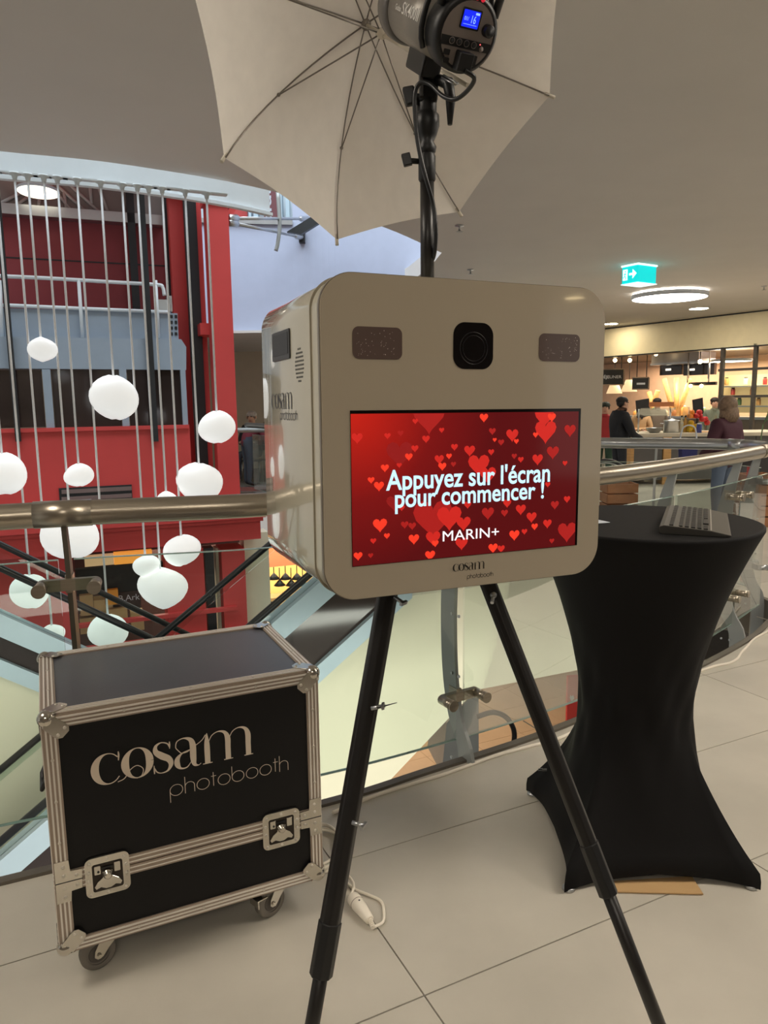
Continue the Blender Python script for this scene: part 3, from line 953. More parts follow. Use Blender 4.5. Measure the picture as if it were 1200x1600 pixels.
# cream wall and warm lit shop to the right of the red front
mb = MB(); LF.px(mb, 386, 424, 832, 1100, -.6, -.3)
tag(mb.build('wall_left', m_cream), kind='structure')
ws = thing('lower_shop', 'warm lit shop with hanging lamps on the lower level beside the escalator', 'shop', LF.at(460, 990, -2))
lbox(ws, 'back_wall', emit('glowing_yellow_wall', (255, 205, 120), .75), 400, 560, 850, 1010, -2.6, -2.5)  # the wall itself glows in place of the shop's lamps
lbox(ws, 'fascia', mat('salmon_fascia', (230, 130, 90), .6), 415, 560, 846, 880, -1.9, -1.8)
for k in range(6):
    q = LF.at(428 + k * 9, 900 + (k % 2) * 10, -2.0)
    mb = MB(); mb.cyl(q, q + V((0, 0, .25)), .008, n=6); mb.lathe([(.10, -.05), (.03, .03), (.01, .05)], q, (0, 0, 1), 10); mb.build('hanging_lamp', m_darkmetal, ws, world=True)
for k in range(3): lbox(ws, 'shelf', m_card, 416, 520, 930 + k * 22, 935 + k * 22, -2.4, -2.1)
for k in range(7): lbox(ws, 'goods', m_orange if k % 2 else m_darkmetal, 420 + k * 11, 427 + k * 11, 938 + (k % 3) * 8, 952 + (k % 3) * 8, -2.3, -2.15)

# glazed ceiling piece with lamp above the lift; pale bars model its reflections
uc = thing('lift_canopy', 'grey glazed canopy with a pale fan of reflections modelled as bars above the lift', 'canopy', LF.at(120, 300, -1.2))
lbox(uc, 'glazing', mat('smoked_panel', (128, 118, 114), .35), -60, 252, 240, 330, -1.45, -1.4)
mb = MB(); LF.px(mb, -60, 255, 324, 340, -1.5, -1.3); mb.build('gutter', m_steel, uc, world=True)
for x0, y0, x1, y1 in ((36, 300, 0, 318), (48, 305, 20, 325), (80, 290, 112, 330), (92, 292, 135, 332), (105, 285, 160, 336), (100, 300, 104, 330), (62, 305, 60, 326), (150, 282, 168, 330), (140, 285, 143, 318)):
    mb = MB(); mb.tube([LF.at(x0, y0, -1.38), LF.at(x1, y1, -1.38)], .022, 6); mb.build('bar', mat('pale_reflection', (176, 172, 170), .5), uc, world=True)
mb = MB(); LF.box(mb, LF.sz(-60, 300)[0], LF.sz(262, 300)[0], LF.sz(120, 240, -.9)[1], LF.sz(120, 230, -.9)[1], -1.6, 1.0); mb.build('shade_slab', m_red, uc, world=True)  # added hidden slab that keeps skylight off the lift's upper part
q = LF.at(60, 299, -1.0)
t = thing('ceiling_lamp', 'round glowing ceiling lamp above the lift at the upper left', 'lamp', q)
mb = MB(); mb.lathe([(.25, .02), (.25, -.012), (.24, -.012)], (0, 0, 0), V((0, .08, 1)), 32, cap=False); mb.build('rim', m_white, t)
mb = MB(); mb.lathe([(.245, -.014), (.001, -.016)], (0, 0, 0), V((0, .08, 1)), 32); mb.build('diffuser', emit('upper_lamp_diffuser', (255, 244, 220), 2.2), t)

# ------------------------------------------------------------------ far gallery, white upper parapet, facade behind
GF = Frame(12.66, 0)
mb = MB(); GF.px(mb, 150, 470, 762, 775, -.1, .0); tag(mb.build('trim_3', m_steel), kind='structure')
wall = MB()
arc = [(-6.5, 12.2), (-3.2, 12.75), (-1.8, 13.0), (-1.0, 13.05), (-.4, 12.85), (.4, 12.5), (1.2, 12.2)]
wp = [(p.x, p.y) for p in spline([V((a, b, 0)) for a, b in arc], 6)]
i0 = min(range(len(wp)), key=lambda i: abs(wp[i][0] + 1.55))
zw1 = at_y(400, 350, 12.9).z
strip(wall, wp[:i0 + 1], 0, .25, 2.72, zw1)
strip(wall, wp[i0:], 0, .25, 2.72, 6.6)
tag(wall.build('wall_far', mat('lilac_white', (176, 184, 206), .6, var=.02)), kind='structure')
mb = MB(); strip(mb, wp[:i0 + 1], -.06, .28, zw1, zw1 + .07); tag(mb.build('trim_4', m_steel), kind='structure')
mb = MB(); mb.box(-9, 1.0, 12.7, 17.2, 2.68, 2.72); tag(mb.build('ceiling', m_ceil), kind='structure')
mb = MB(); mb.box(-9, 4.9, 17.2, 17.4, 0, 2.7); mb.box(.2, 4.9, 17.2, 17.4, 2.7, 3.4); tag(mb.build('wall_back', m_beige), kind='structure')
galr = thing('gallery_railing', 'grey metal railing of the far gallery beside the red column', 'railing', (-2.3, 12.62, 0))
mb = MB(); mb.tube([GF.at(300, 674), GF.at(440, 671)], .045, 10); mb.build('handrail', m_post, galr, world=True)
mb = MB(); GF.px(mb, 300, 440, 690, 758, -.03, -.018); mb.build('glass_panel', m_glass, galr, world=True)
for x in (340, 420):
    mb = MB(); GF.px(mb, x, x + 4, 676, 770, -.05, 0); mb.build('post', m_post, galr, world=True)
# facade behind the parapet
m_skyblue = mat('pale_facade', (206, 222, 234), .5, var=.03)
mb = MB(); mb.box(-9, 4, 16.4, 16.6, 2.72, 9.5); tag(mb.build('wall_outer', m_skyblue), kind='structure')
FF = Frame(15.6, 0)
fs_ = thing('vertical_sign', 'dark red vertical sign with white lettering above the white parapet', 'sign', FF.at(424, 352))
lbox(fs_, 'sign_panel', mat('maroon_sign', (120, 64, 70), .5), 412, 434, 296, 352, -.1, 0, F=FF)
mb = MB(); put_text(mb, 'plus', FF.at(430, 350, .01), V((0, 0, 1)), V((-1, 0, 0)), .75, .26, .01); mb.build('lettering', m_white, fs_, world=True)
fr_ = thing('facade_frame', 'pale steel facade mullions behind the vertical sign', 'frame', FF.at(395, 352))
for x0, x1 in ((388, 392), (396, 403), (436, 441), (446, 452)): lbox(fr_, 'mullion', m_blueedge, x0, x1, 292, 356, -.4, -.2, F=FF)
lbox(fr_, 'red_panel', m_red, 356, 386, 296, 358, -.5, -.45, F=FF)
lbox(fr_, 'sill', m_steel, 352, 460, 352, 360, -.85, .1, F=FF)
GP = Frame(11.6, 0)
tr = thing('tie_rods', 'pair of grey steel tie rods with fork ends beside the red column head', 'tie rod', GP.at(360, 345))
for a, b in (((357, 341), (480, 342)), ((357, 347), (472, 371))):
    A, B = LF.at(*a, -.12), at_y(*b, 13.0)
    mb = MB(); mb.cyl(A, B, .022, n=10); rd = mb.build('rod', m_steel, tr, world=True)
    d = (B - A).normalized()
    mb = MB(); mb.lathe([(.025, 0), (.05, .05), (.05, .25), (.024, .34)], A, d, 10); mb.build('fork_end', m_steel, tr, world=True)
    mb = MB(); mb.lathe([(.024, -.42), (.045, -.34), (.045, -.08), (.05, 0)], B, d, 10); mb.build('fork_end', m_steel, tr, world=True)
mb = MB(); mb.tube(spline([GP.at(434, 300), GP.at(437, 350), GP.at(434, 380), GP.at(431, 392)], 5), .03, 8); mb.build('hanging_bar', m_post, tr, world=True)
q = at_y(472, 371, 13.0); mb = MB(); mb.obox(q, V((.05, 0, 0)), V((0, .06, 0)), V((0, 0, .09))); mb.build('anchor_plate', m_darkmetal, tr, world=True)
mb = MB()
a = [GP.at(x, y, -.4) for x, y in ((448, 362), (500, 330), (512, 340), (470, 366))]
mb.add(a + [p + V((0, .1, 0)) for p in a], [(0, 3, 2, 1), (4, 5, 6, 7), (0, 1, 5, 4), (1, 2, 6, 5), (2, 3, 7, 6), (3, 0, 4, 7)])
mb.build('dark_bracket', m_darkmetal, tr, world=True)

# ------------------------------------------------------------------ people
def person(label, loc, face, H, coat, legs, hair, pose=None, shoes=(40, 38, 38), long_hair=False, skin=(206, 160, 134), bulk=1.0, group=None):
    m_c = mat('coat_%d_%d_%d' % coat, coat, .75, bump=.15, bscale=30)
    m_l = mat('cloth_%d_%d_%d' % legs, legs, .8)
    m_s = mat('skin', skin, .55)
    m_h = mat('hair_%d_%d_%d' % hair, hair, .6, var=.3, scale=40)
    m_f = mat('shoe_leather', shoes, .5)
    k = H / 1.75
    J = {'pelvis': (0, 0, .96), 'waist': (0, 0, 1.10), 'chest': (0, 0, 1.30), 'neck': (0, 0, 1.47), 'jaw': (0, .02, 1.55), 'head': (0, .015, 1.64), 'crown': (0, .0, 1.70), 'nose': (0, .105, 1.615),
         'sl': (-.17, 0, 1.40), 'el': (-.25, -.02, 1.12), 'wl': (-.24, .10, .90), 'sr': (.17, 0, 1.40), 'er': (.25, -.02, 1.12), 'wr': (.24, .10, .90),
         'hl': (-.09, 0, .92), 'kl': (-.10, .03, .50), 'al': (-.10, 0, .09), 'tl': (-.11, .15, .035), 'hr': (.09, 0, .92), 'kr': (.10, .03, .50), 'ar': (.10, 0, .09), 'tr': (.11, .15, .035)}
    J.update(pose or {})
    rad = {'pelvis': .145, 'waist': .14, 'chest': .155, 'neck': .055, 'jaw': .068, 'head': .088, 'crown': .066, 'nose': .012, 'sl': .085, 'el': .058, 'wl': .034, 'sr': .085, 'er': .058, 'wr': .034,
           'hl': .10, 'kl': .07, 'al': .045, 'tl': .035, 'hr': .10, 'kr': .07, 'ar': .045, 'tr': .035}
    bones = [('pelvis', 'waist', 0), ('waist', 'chest', 0), ('chest', 'neck', 0), ('neck', 'jaw', 2), ('jaw', 'head', 2), ('head', 'crown', 2), ('head', 'nose', 2), ('chest', 'sl', 0), ('sl', 'el', 0), ('el', 'wl', 0), ('chest', 'sr', 0), ('sr', 'er', 0), ('er', 'wr', 0),
             ('pelvis', 'hl', 1), ('hl', 'kl', 1), ('kl', 'al', 1), ('al', 'tl', 3), ('pelvis', 'hr', 1), ('hr', 'kr', 1), ('kr', 'ar', 1), ('ar', 'tr', 3)]
    names = list(J)
    me = bpy.data.meshes.new('person')
    me.from_pydata([tuple(V(J[n]) * k) for n in names], [(names.index(a), names.index(b)) for a, b, _ in bones], [])
    o = bpy.data.objects.new('person', me)
    COL.objects.link(o)
    md = o.modifiers.new('skin', 'SKIN')
    md.use_smooth_shade = True
    sv = me.skin_vertices
    if not sv: me.attributes; 
    for i, n in enumerate(names):
        r = rad[n] * k * (bulk if n in ('pelvis', 'waist', 'chest', 'sl', 'sr', 'el', 'er') else 1)
        me.skin_vertices[0].data[i].radius = (r, r)
        me.skin_vertices[0].data[i].use_root = (n == 'pelvis')
    sd = o.modifiers.new('sub', 'SUBSURF'); sd.levels = 2; sd.render_levels = 2
    dg = bpy.context.evaluated_depsgraph_get()
    m2 = bpy.data.meshes.new_from_object(o.evaluated_get(dg))
    bpy.data.objects.remove(o, do_unlink=True)
    for m in (m_c, m_l, m_s, m_f): m2.materials.append(m)
    segs = [(V(J[a]) * k, V(J[b]) * k, mi, rad[b]) for a, b, mi in bones]
    for p in m2.polygons:
        c = p.center
        best = None
        for a, b, mi, r in segs:
            d = b - a
            t = max(0, min(1, (c - a).dot(d) / d.length_squared))
            e = (c - (a + d * t)).length - r * .5
            if mi == 2 and c.z < (J['neck'][2] + .035) * k: continue
            if best is None or e < best[0]: best = (e, mi)
        p.material_index = best[1]
        p.use_smooth = True
    body = bpy.data.objects.new('person', m2)
    COL.objects.link(body)
    body.matrix_basis = Matrix.Translation(V(loc)) @ Matrix.Rotation(face, 4, 'Z')
    tag(body, label, 'person', group)
    def P(n): return V(J[n]) * k
    # hands with five fingers
    for s, w_, e_ in ((-1, 'wl', 'el'), (1, 'wr', 'er')):
        d = (P(w_) - P(e_)).normalized()
        u, w = perp(d)
        mb = MB()
        c = P(w_) + d * .05 * k
        mb.ball(c, (.038 * k, .018 * k, .05 * k), 8, 6, (u, w, d))
        for f in range(4):
            a = c + u * ((f - 1.5) * .018 * k) + d * .04 * k
            L = (.058, .068, .064, .05)[f] * k
            mb.tube([a, a + d * L * .55 + w * .01 * k, a + d * L + w * .028 * k], [.0085 * k, .008 * k, .006 * k], 5)
        a = c - u * .03 * k
        mb.tube([a, a - u * .02 * k + d * .025 * k, a - u * .022 * k + d * .055 * k + w * .01 * k], [.010 * k, .009 * k, .007 * k], 5)
        mb.build('hand', m_s, body)
    # hair, eyes, mouth, ears
    h = P('head')
    mb = MB()
    if long_hair:
        mb.ball(h + V((0, -.025, .02)) * k, (.115 * k, .120 * k, .125 * k), 16, 10)
        mb.ball(h + V((0, -.07, -.09)) * k, (.125 * k, .085 * k, .13 * k), 16, 10)
        for i in range(14):
            a = math.pi * (i / 13) + math.pi
            b = h + V((math.cos(a) * .10, math.sin(a) * .10 - .02, -.05)) * k
            mb.tube([b, b + V((math.cos(a) * .02, math.sin(a) * .02, -.08)) * k, b + V((0, 0, -.15)) * k], [.03 * k, .03 * k, .012 * k], 6)
    else:
        mb.ball(h + V((0, -.02, .045)) * k, (.098 * k, .108 * k, .072 * k), 16, 10)
        mb.ball(h + V((0, -.05, 0)) * k, (.088 * k, .062 * k, .075 * k), 14, 9)
    mb.build('hair', m_h, body)
    mb = MB()
    for s in (-1, 1): mb.ball(h + V((s * .032, .082, .008)) * k, .011 * k, 8, 6)
    mb.build('eye', mat('eye_dark', (40, 34, 32), .3), body)
    mb = MB(); mb.ball(P('jaw') + V((0, .072, .012)) * k, (.024 * k, .008 * k, .007 * k), 8, 6); mb.build('mouth', mat('lips', (168, 96, 90), .5), body)
    mb = MB()
    for s in (-1, 1): mb.ball(h + V((s * .09, -.005, -.01)) * k, (.012 * k, .022 * k, .032 * k), 8, 6)
    mb.build('ear', m_s, body)
    # coat skirt and collar
    mb = MB(); mb.lathe([(.062 * k, .0), (.080 * k, -.02 * k), (.088 * k, -.055 * k)], P('neck') + V((0, 0, .03)) * k, V((0, 0, 1)), 14, cap=False); mb.build('collar', m_c, body, solid=.008)
    return body

# ------------------------------------------------------------------ food shop on the right
SF = Frame(29.9, R(-58))
zb = SF.sz(1000, 553)[1]
s0, s1 = SF.sz(800, 520)[0], SF.sz(1420, 520)[0]
m_fascia = mat('cream_fascia', (242, 232, 200), .45, var=.03)
mb = MB(); SF.box(mb, s0, s1, zb, ZC, -.25, 0); tag(mb.build('wall_right', m_fascia), kind='structure')
mb = MB(); SF.box(mb, s0, s1, ZC - .05, ZC - .02, 0, .01); SF.box(mb, s0, s1, zb - .03, zb, -.25, .01); tag(mb.build('trim_5', m_darkmetal), kind='structure')
mb = MB(); SF.box(mb, s0 - 1, s1 + 1, 0, ZC, -4.2, -4.0); tag(mb.build('wall_shop', mat('pinkish_wall', (206, 172, 148), .7)), kind='structure')
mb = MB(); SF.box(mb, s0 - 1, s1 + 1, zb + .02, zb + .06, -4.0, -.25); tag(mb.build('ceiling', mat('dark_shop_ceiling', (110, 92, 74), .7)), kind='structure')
def spart(root, nm, m, x0, x1, y0, y1, d0, d1, F=SF, bevel=0): return lpart(root, nm, m, (x0, x1, y0, y1, d0, d1), F=F, bevel=bevel)
m_wood = mat('light_wood', (206, 160, 100), .5, var=.15, scale=3, stretch=(1, 1, 8))
# glazed partition
gp = thing('glazed_partition', 'dark framed glass partition at the right end of the food shop', 'partition', SF.at(1160, 690))
m_frame = mat('grey_frame', (84, 80, 76), .5)
for x, y in ((1122, 543), (1173, 537), (1232, 531)): spart(gp, 'mullion', m_frame, x, x + 5, y, 700, -.08, 0)
for y in (574, 617): spart(gp, 'transom', m_frame, 1122, 1240, y, y + 4, -.07, -.01)
for x0, x1 in ((1127, 1173), (1178, 1232)):
    for y0, y1 in ((541, 574), (578, 617), (621, 690)): spart(gp, 'pane', m_glass, x0, x1, y0, y1, -.045, -.035)
# big hood and screens
hd = thing('extractor_hood', 'long grey metal extractor hood hanging above the food counter', 'hood', SF.at(1055, 567, -1.2))
spart(hd, 'hood_body', mat('hood_metal', (170, 166, 168), .4, .4), 1018, 1092, 549, 567, -1.7, -1.0)
spart(hd, 'hood_rim', m_steel, 1016, 1094, 566, 569, -1.75, -.95)
for x in (1074, 1106): spart(hd, 'hanger', m_steel, x, x + 2, 566, 592, -1.2, -1.16)
for x0, x1, lb in ((1031, 1065, 'dark menu screen under the extractor hood, left one'), (1068, 1116, 'wide dark menu screen under the extractor hood, right one')):
    t = thing('menu_screen', lb, 'screen', SF.at((x0 + x1) / 2, 588, -1.5))
    spart(t, 'panel', m_darkglass, x0, x1, 568, 586, -1.6, -1.5)
    spart(t, 'lit_strip', emit('screen_glow', (255, 246, 225), 2.0), x0 + 9, x0 + 17, 576, 579, -1.5, -1.49)
# black hanging signs
for x0, x1, y0, y1, tx, lb in ((934, 975, 577, 601, 'D\u00c9JEUNER', 'black hanging shop sign with white lettering right beside the booth'), (989, 1014, 590, 608, 'SNACK', 'smaller black hanging shop sign further back with pale frame')):
    t = thing('hanging_sign', lb, 'sign', SF.at((x0 + x1) / 2, y1, -.45))
    F2 = Frame(SF.at((x0 + x1) / 2, y1, -.45).y + 0, 0)
    F2.P = V((0, SF.at((x0 + x1) / 2, y1, -.45).y, 0))
    spart(t, 'sign_panel', m_black, x0, x1, y0, y1, -.06, 0, F=F2)
    mb = MB()
    F2.px(mb, x0, x1, y0 - 1, y0 + .6, -.07, .012); F2.px(mb, x0, x1, y1 - .6, y1 + 1, -.07, .012); F2.px(mb, x1 - 1, x1 + 1, y0, y1, -.07, .012)
    mb.build('sign_frame', mat('sign_frame_wood', (150, 130, 110), .5), t, world=True)
    if tx != 'SNACK':
        mb = MB(); a = F2.at(x0 + 4, y1 - 8, .015); b = F2.at(x1 - 4, y1 - 8, .015)
        put_text(mb, tx, a, F2.u, V((0, 0, 1)), (b - a).length, .13, .01); mb.build('lettering', m_white, t, world=True)
    else:
        mb = MB(); F2.px(mb, x0 + 6, x1 - 6, y0 + 8, y0 + 11, .001, .01); mb.build('text_line', m_white, t, world=True)
    for x in (x0 + 6, x1 - 4):
        a = F2.at(x, y0, -.03); mb = MB(); mb.cyl(a, V((a.x, a.y, zb + .02)), .012, n=6); mb.build('hanger', m_darkmetal, t, world=True)
# track with lamps
tk = thing('lamp_track', 'black lighting track with two bright spots over the counter', 'lamp', SF.at(1098, 600, -.8))
spart(tk, 'track', m_black, 1076, 1118, 597, 602, -.85, -.78)
for x in (1079, 1096):
    q = SF.at(x, 603, -.75); mb = MB(); mb.ball(q, .045, 10, 7); mb.build('bulb', m_bulb, tk, world=True)
for x in (1074, 1107):
    mb = MB(); a = SF.at(x, 598, -.8); mb.cyl(a, V((a.x, a.y, zb)), .015, n=6); mb.build('hanger', m_steel, tk, world=True)
for px_, py_, lb in ((961, 563, 'small bare bulb above the black hanging sign'), (984, 563, 'second bare bulb beside the black hanging sign'), (1094, 565, 'square glowing lamp at the end of the extractor hood'), (1025, 553, 'bare bulb above the extractor hood')):
    t = thing('shop_bulb', lb, 'lamp', SF.at(px_, py_, -.6))
    q = V((0, 0, 0)); mb = MB(); mb.ball(q, .055, 10, 7); mb.build('bulb', m_bulb, t)
    mb = MB(); mb.cyl(V((0, 0, .05)), V((0, 0, max(.1, zb - t.matrix_basis.translation.z))), .012, n=6); mb.build('flex', m_black, t)
m_lshade = emit('lit_lampshade', (255, 216, 160), .9, base=(240, 220, 190))
for px_, py_, lb in ((960, 606, 'cream conical lampshade behind the black sign, left one'), (983, 603, 'cream conical lampshade behind the black sign, right one')):
    t = thing('pendant_lamp', lb, 'lamp', SF.at(px_, py_, -1.2))
    mb = MB(); mb.lathe([(.22, -.16), (.09, .17)], (0, 0, 0), (0, 0, 1), 18, cap=False); mb.build('shade', m_lshade, t, solid=.008)
    mb = MB(); mb.cyl((0, 0, .15), (0, 0, zb + .03 - t.matrix_basis.translation.z), .01, n=6); mb.build('flex', m_black, t)
# V shaped wooden beams and the lit wall light
vb = thing('wooden_beams', 'crossed wooden beams standing in front of the lit shop wall', 'beams', SF.at(1058, 660, -2.5))
for a, b in (((1038, 592), (1056, 660)), ((1078, 592), (1056, 660)), ((1057, 590), (1057, 660)), ((1014, 612), (1026, 660)), ((1028, 610), (1018, 640))):
    mb = MB(); mb.cyl(SF.at(*a, -2.5), SF.at(*b, -2.5), .07, n=6); mb.build('beam', m_wood, vb, world=True)
wl = bpy.data.lights.new('beam_spot', 'SPOT'); wl.energy = 70; wl.color = (1, .76, .45); wl.spot_size = R(60); wl.spot_blend = .5; wl.shadow_soft_size = .1
wo = bpy.data.objects.new('beam_spot', wl); COL.objects.link(wo); wo.location = SF.at(1057, 585, -2.2); wo.rotation_euler = (V((SF.n.x * -.55, SF.n.y * -.55, -1))).to_track_quat('-Z', 'Y').to_euler()
# counter
CF = Frame(12.9, 0)
ct = thing('food_counter', 'grey food counter with pale worktop and light wood posts behind the railing', 'counter', CF.at(1050, 760))
zt_ = CF.sz(1050, 677)[1]
sA, sB = CF.sz(986, 700)[0], CF.sz(1240, 700)[0]
mb = MB(); CF.box(mb, sA - .05, sB, zt_ - .06, zt_, -1.0, .06); mb.build('worktop', mat('pale_worktop', (206, 196, 176), .4), ct, world=True)
for x0, x1 in ((991, 1035), (1049, 1115), (1116, 1180), (1181, 1240)): 
    a, b = CF.sz(x0, 700)[0], CF.sz(x1, 700)[0]
    mb = MB(); CF.box(mb, a, b, .08, zt_ - .06, -.95, 0); mb.build('front_panel', mat('slate_panel', (96, 94, 92), .5), ct, world=True)
for x0, x1 in ((985, 990), (1036, 1048)):
    a, b = CF.sz(x0, 700)[0], CF.sz(x1, 700)[0]
    mb = MB(); CF.box(mb, a, b, 0, zt_ - .06, -.2, .03); mb.build('wood_post', m_wood, ct, world=True)
def on_counter(x, d=-.3):
    s = CF.sz(x, 677, d)[0]
    return CF.pt(s, zt_, d)
q = on_counter(1049, -.25)
pot = thing('stock_pot', 'stainless steel stock pot with lid on the food counter', 'pot', q)
mb = MB(); mb.lathe([(.135, 0), (.14, .01), (.14, .20), (.148, .205)], (0, 0, 0), (0, 0, 1), 22); mb.build('pot_body', m_steel, pot)
mb = MB(); mb.lathe([(.148, .206), (.14, .22), (.05, .235), (.02, .25), (.02, .265)], (0, 0, 0), (0, 0, 1), 22); mb.build('lid', m_steel, pot)
mb = MB(); mb.tube(spline([V((.14, -.04, .16)), V((.19, -.03, .165)), V((.19, .03, .165)), V((.14, .04, .16))], 4), .008, 6); mb.tube(spline([V((-.14, -.04, .16)), V((-.19, -.03, .165)), V((-.19, .03, .165)), V((-.14, .04, .16))], 4), .008, 6); mb.build('handle', m_steel, pot)
q = on_counter(1022, -.25)
bw = thing('metal_bowl', 'shallow metal bowl on the counter left of the stock pot', 'bowl', q)
mb = MB(); mb.lathe([(.07, 0), (.11, .03), (.145, .09), (.15, .092), (.135, .085), (.10, .03), (.01, .012)], (0, 0, 0), (0, 0, 1), 22); mb.build('bowl_body', m_steel, bw)
# sneeze guard
sg_ = thing('sneeze_guard', 'glass sneeze guard on steel posts over the counter', 'glass guard', on_counter(1020, -.5))
for x in (997, 1046):
    a = on_counter(x, -.5); mb = MB(); mb.cyl(a, a + V((0, 0, .42)), .015, n=8); mb.build('post', m_steel, sg_, world=True)
a, b = on_counter(995, -.5), on_counter(1048, -.5)
mb = MB(); mb.obox((a + b) / 2 + V((0, 0, .36)), (b - a) / 2, V((0, -.18, .07)), V((0, .004, .008))); mb.build('glass_top', m_glass, sg_, world=True)
a = on_counter(1031, -.5) + V((0, -.02, .50)); mb = MB(); mb.obox(a, V((.22, 0, 0)), V((0, .02, 0)), V((0, 0, .04))); mb.build('light_box', mat('orange_hood', (206, 128, 78), .5), sg_, world=True)
# fruit
FR_ = [((214, 176, 32), 'yellow', [(1077, 0), (1083, 0), (1080, 1), (1075, 1), (1087, 1), (1079, 2)]), ((226, 130, 40), 'orange', [(1077, 4), (1082, 4), (1079, 5)]), ((196, 40, 44), 'red', [(1087, 4), (1092, 4), (1096, 3), (1101, 3), (1091, 5), (1104, 2)])]
k = 0
for col, cn, lst in FR_:
    mf = mat('fruit_' + cn, col, .4)
    for n_, (x, h) in enumerate(lst):
        q = on_counter(x, -.25 - .05 * (n_ % 2)) + V((0, 0, .045 + h * .062))
        t = thing('fruit', '%s fruit in the pile on the counter beside the lady in purple' % cn, 'fruit', q, group='%s fruit piled on the counter' % cn)
        mb = MB(); mb.lathe([(.008, -.048), (.03, -.046), (.05, -.02), (.052, .01), (.035, .04), (.012, .045), (.004, .036)], (0, 0, 0), (0, 0, 1), 12); mb.build('flesh', mf, t)
        mb = MB(); mb.cyl((0, 0, .034), (.006, 0, .058), .004, n=5); mb.build('stem', m_darkmetal, t)
q = on_counter(1082, -.32)
t = thing('fruit_crate', 'glass fruit display box on the counter', 'box', q)
mb = MB(); mb.box(-.13, .35, -.15, .15, 0, .01); mb.build('base', m_wood, t)
for x in (-.13, .35): 
    mb = MB(); mb.box(x - .004, x + .004, -.15, .15, 0, .45); mb.build('glass_side', m_glass, t)
q = on_counter(1092, -.05)
t = thing('blue_tin', 'small blue tin in front of the fruit on the counter', 'tin', q)
mb = MB(); mb.lathe([(.045, 0), (.045, .13), (.038, .137), (.038, .15)], (0, 0, 0), (0, 0, 1), 16); mb.build('tin_body', mat('blue_tin_paint', (60, 70, 140), .4), t)
mb = MB(); mb.lathe([(.04, .15), (.04, .165), (.01, .168)], (0, 0, 0), (0, 0, 1), 16); mb.build('lid', m_white, t)
BT = [(1064, 'pale'), (1070, 'amber')]
for x, cn in BT:
    t = thing('bottle', '%s bottle standing between stock pot and fruit' % cn, 'bottle', on_counter(x, -.3), group='bottles on the food counter')
    mb = MB(); mb.lathe([(.035, 0), (.037, .01), (.037, .17), (.014, .23), (.014, .27)], (0, 0, 0), (0, 0, 1), 14); mb.build('bottle_body', mat('bottle_' + cn, (206, 200, 170) if cn == 'pale' else (190, 140, 60), .2), t)
    mb = MB(); mb.lathe([(.016, .27), (.016, .30)], (0, 0, 0), (0, 0, 1), 10); mb.build('cap', m_darkmetal, t)
# screens on stands behind the counter
for x, lb in ((1004, 'black till screen on a stand behind the man in black'), (1090, 'black till screen on a stand behind the fruit')):
    a = CF.at(x, 650, -1.6)
    t = thing('till_screen', lb, 'screen', V((a.x, a.y, zt_)))
    w_ = .13 if x < 1050 else .1
    mb = MB(); mb.obox(V((0, 0, .42)), V((w_, 0, .02)), V((0, .012, 0)), V((-.02, 0, .17))); mb.build('panel', m_black, t, bevel=.005)
    mb = MB(); mb.cyl((0, .02, 0), (0, .02, .3), .02, n=8); mb.lathe([(.09, 0), (.09, .01)], (0, .02, 0), (0, 0, 1), 14); mb.build('stand', m_black, t)
# back counter behind
bc = thing('back_counter', 'cluttered back counter with glass cases at the shop wall', 'counter', SF.at(1090, 690, -2.2))
spart(bc, 'cabinet', mat('taupe_cabinet', (120, 104, 90), .6), 960, 1260, 655, 700, -3.2, -2.2)
spart(bc, 'worktop', m_steel, 958, 1262, 651, 655, -3.25, -2.15)
DC = [(208, 150, 80), (180, 60, 50), (90, 120, 70), (230, 220, 190), (150, 100, 60)]
NTH = ['leftmost', 'second', 'third', 'fourth', 'fifth', 'sixth', 'seventh', 'eighth', 'ninth']
for i in range(9):
    x = 990 + i * 15
    t = thing('food_item', 'packed food item on the back counter, %s from the left' % NTH[i], 'food', SF.at(x + 4, 650, -2.5), group='packed food on the back counter')
    hh = .12 + .05 * (i % 3)
    mb = MB(); mb.lathe([(.09, 0), (.11, .02), (.10, hh), (.05, hh + .04)], (0, 0, 0), (0, 0, 1), 8); mb.build('pack', mat('pack_%d' % (i % 5), DC[i % 5], .5), t)
    mb = MB(); mb.lathe([(.052, hh + .04), (.03, hh + .07)], (0, 0, 0), (0, 0, 1), 8); mb.build('lid', m_white, t)
# lit display behind the partition
dsp = thing('display_case', 'lit display cabinet with shelves behind the glazed partition', 'cabinet', SF.at(1160, 690, -2.0))
spart(dsp, 'back_panel', emit('lit_display_back', (255, 214, 140), .30, base=(230, 200, 150)), 1130, 1230, 585, 645, -2.1, -2.0)
for y in (602, 618, 634): spart(dsp, 'shelf', m_steel, 1130, 1230, y, y + 2, -2.0, -1.7)
for i in range(9):
    t = thing('food_item', 'jar on the lit display shelves behind the partition, %s from the left' % NTH[i], 'food', SF.at(1135 + i * 10, (601, 617, 633)[i % 3], -1.85), group='jars on the lit display shelves')
    mb = MB(); mb.lathe([(.05, 0), (.055, .02), (.055, .13), (.04, .16)], (0, 0, 0), (0, 0, 1), 8); mb.build('jar', mat('pack_%d' % (i % 5), DC[i % 5], .5), t)
    mb = MB(); mb.lathe([(.042, .16), (.042, .185)], (0, 0, 0), (0, 0, 1), 8); mb.build('lid', m_darkmetal, t)
t = thing('round_lamp', 'oval white lamp seen through the top panes of the glazed partition', 'lamp', SF.at(1143, 563, -1.0))
mb = MB(); mb.lathe([(.45, .03), (.48, 0), (.45, -.03)], (0, 0, 0), (0, 0, 1), 24, cap=False); mb.build('rim', m_white, t)
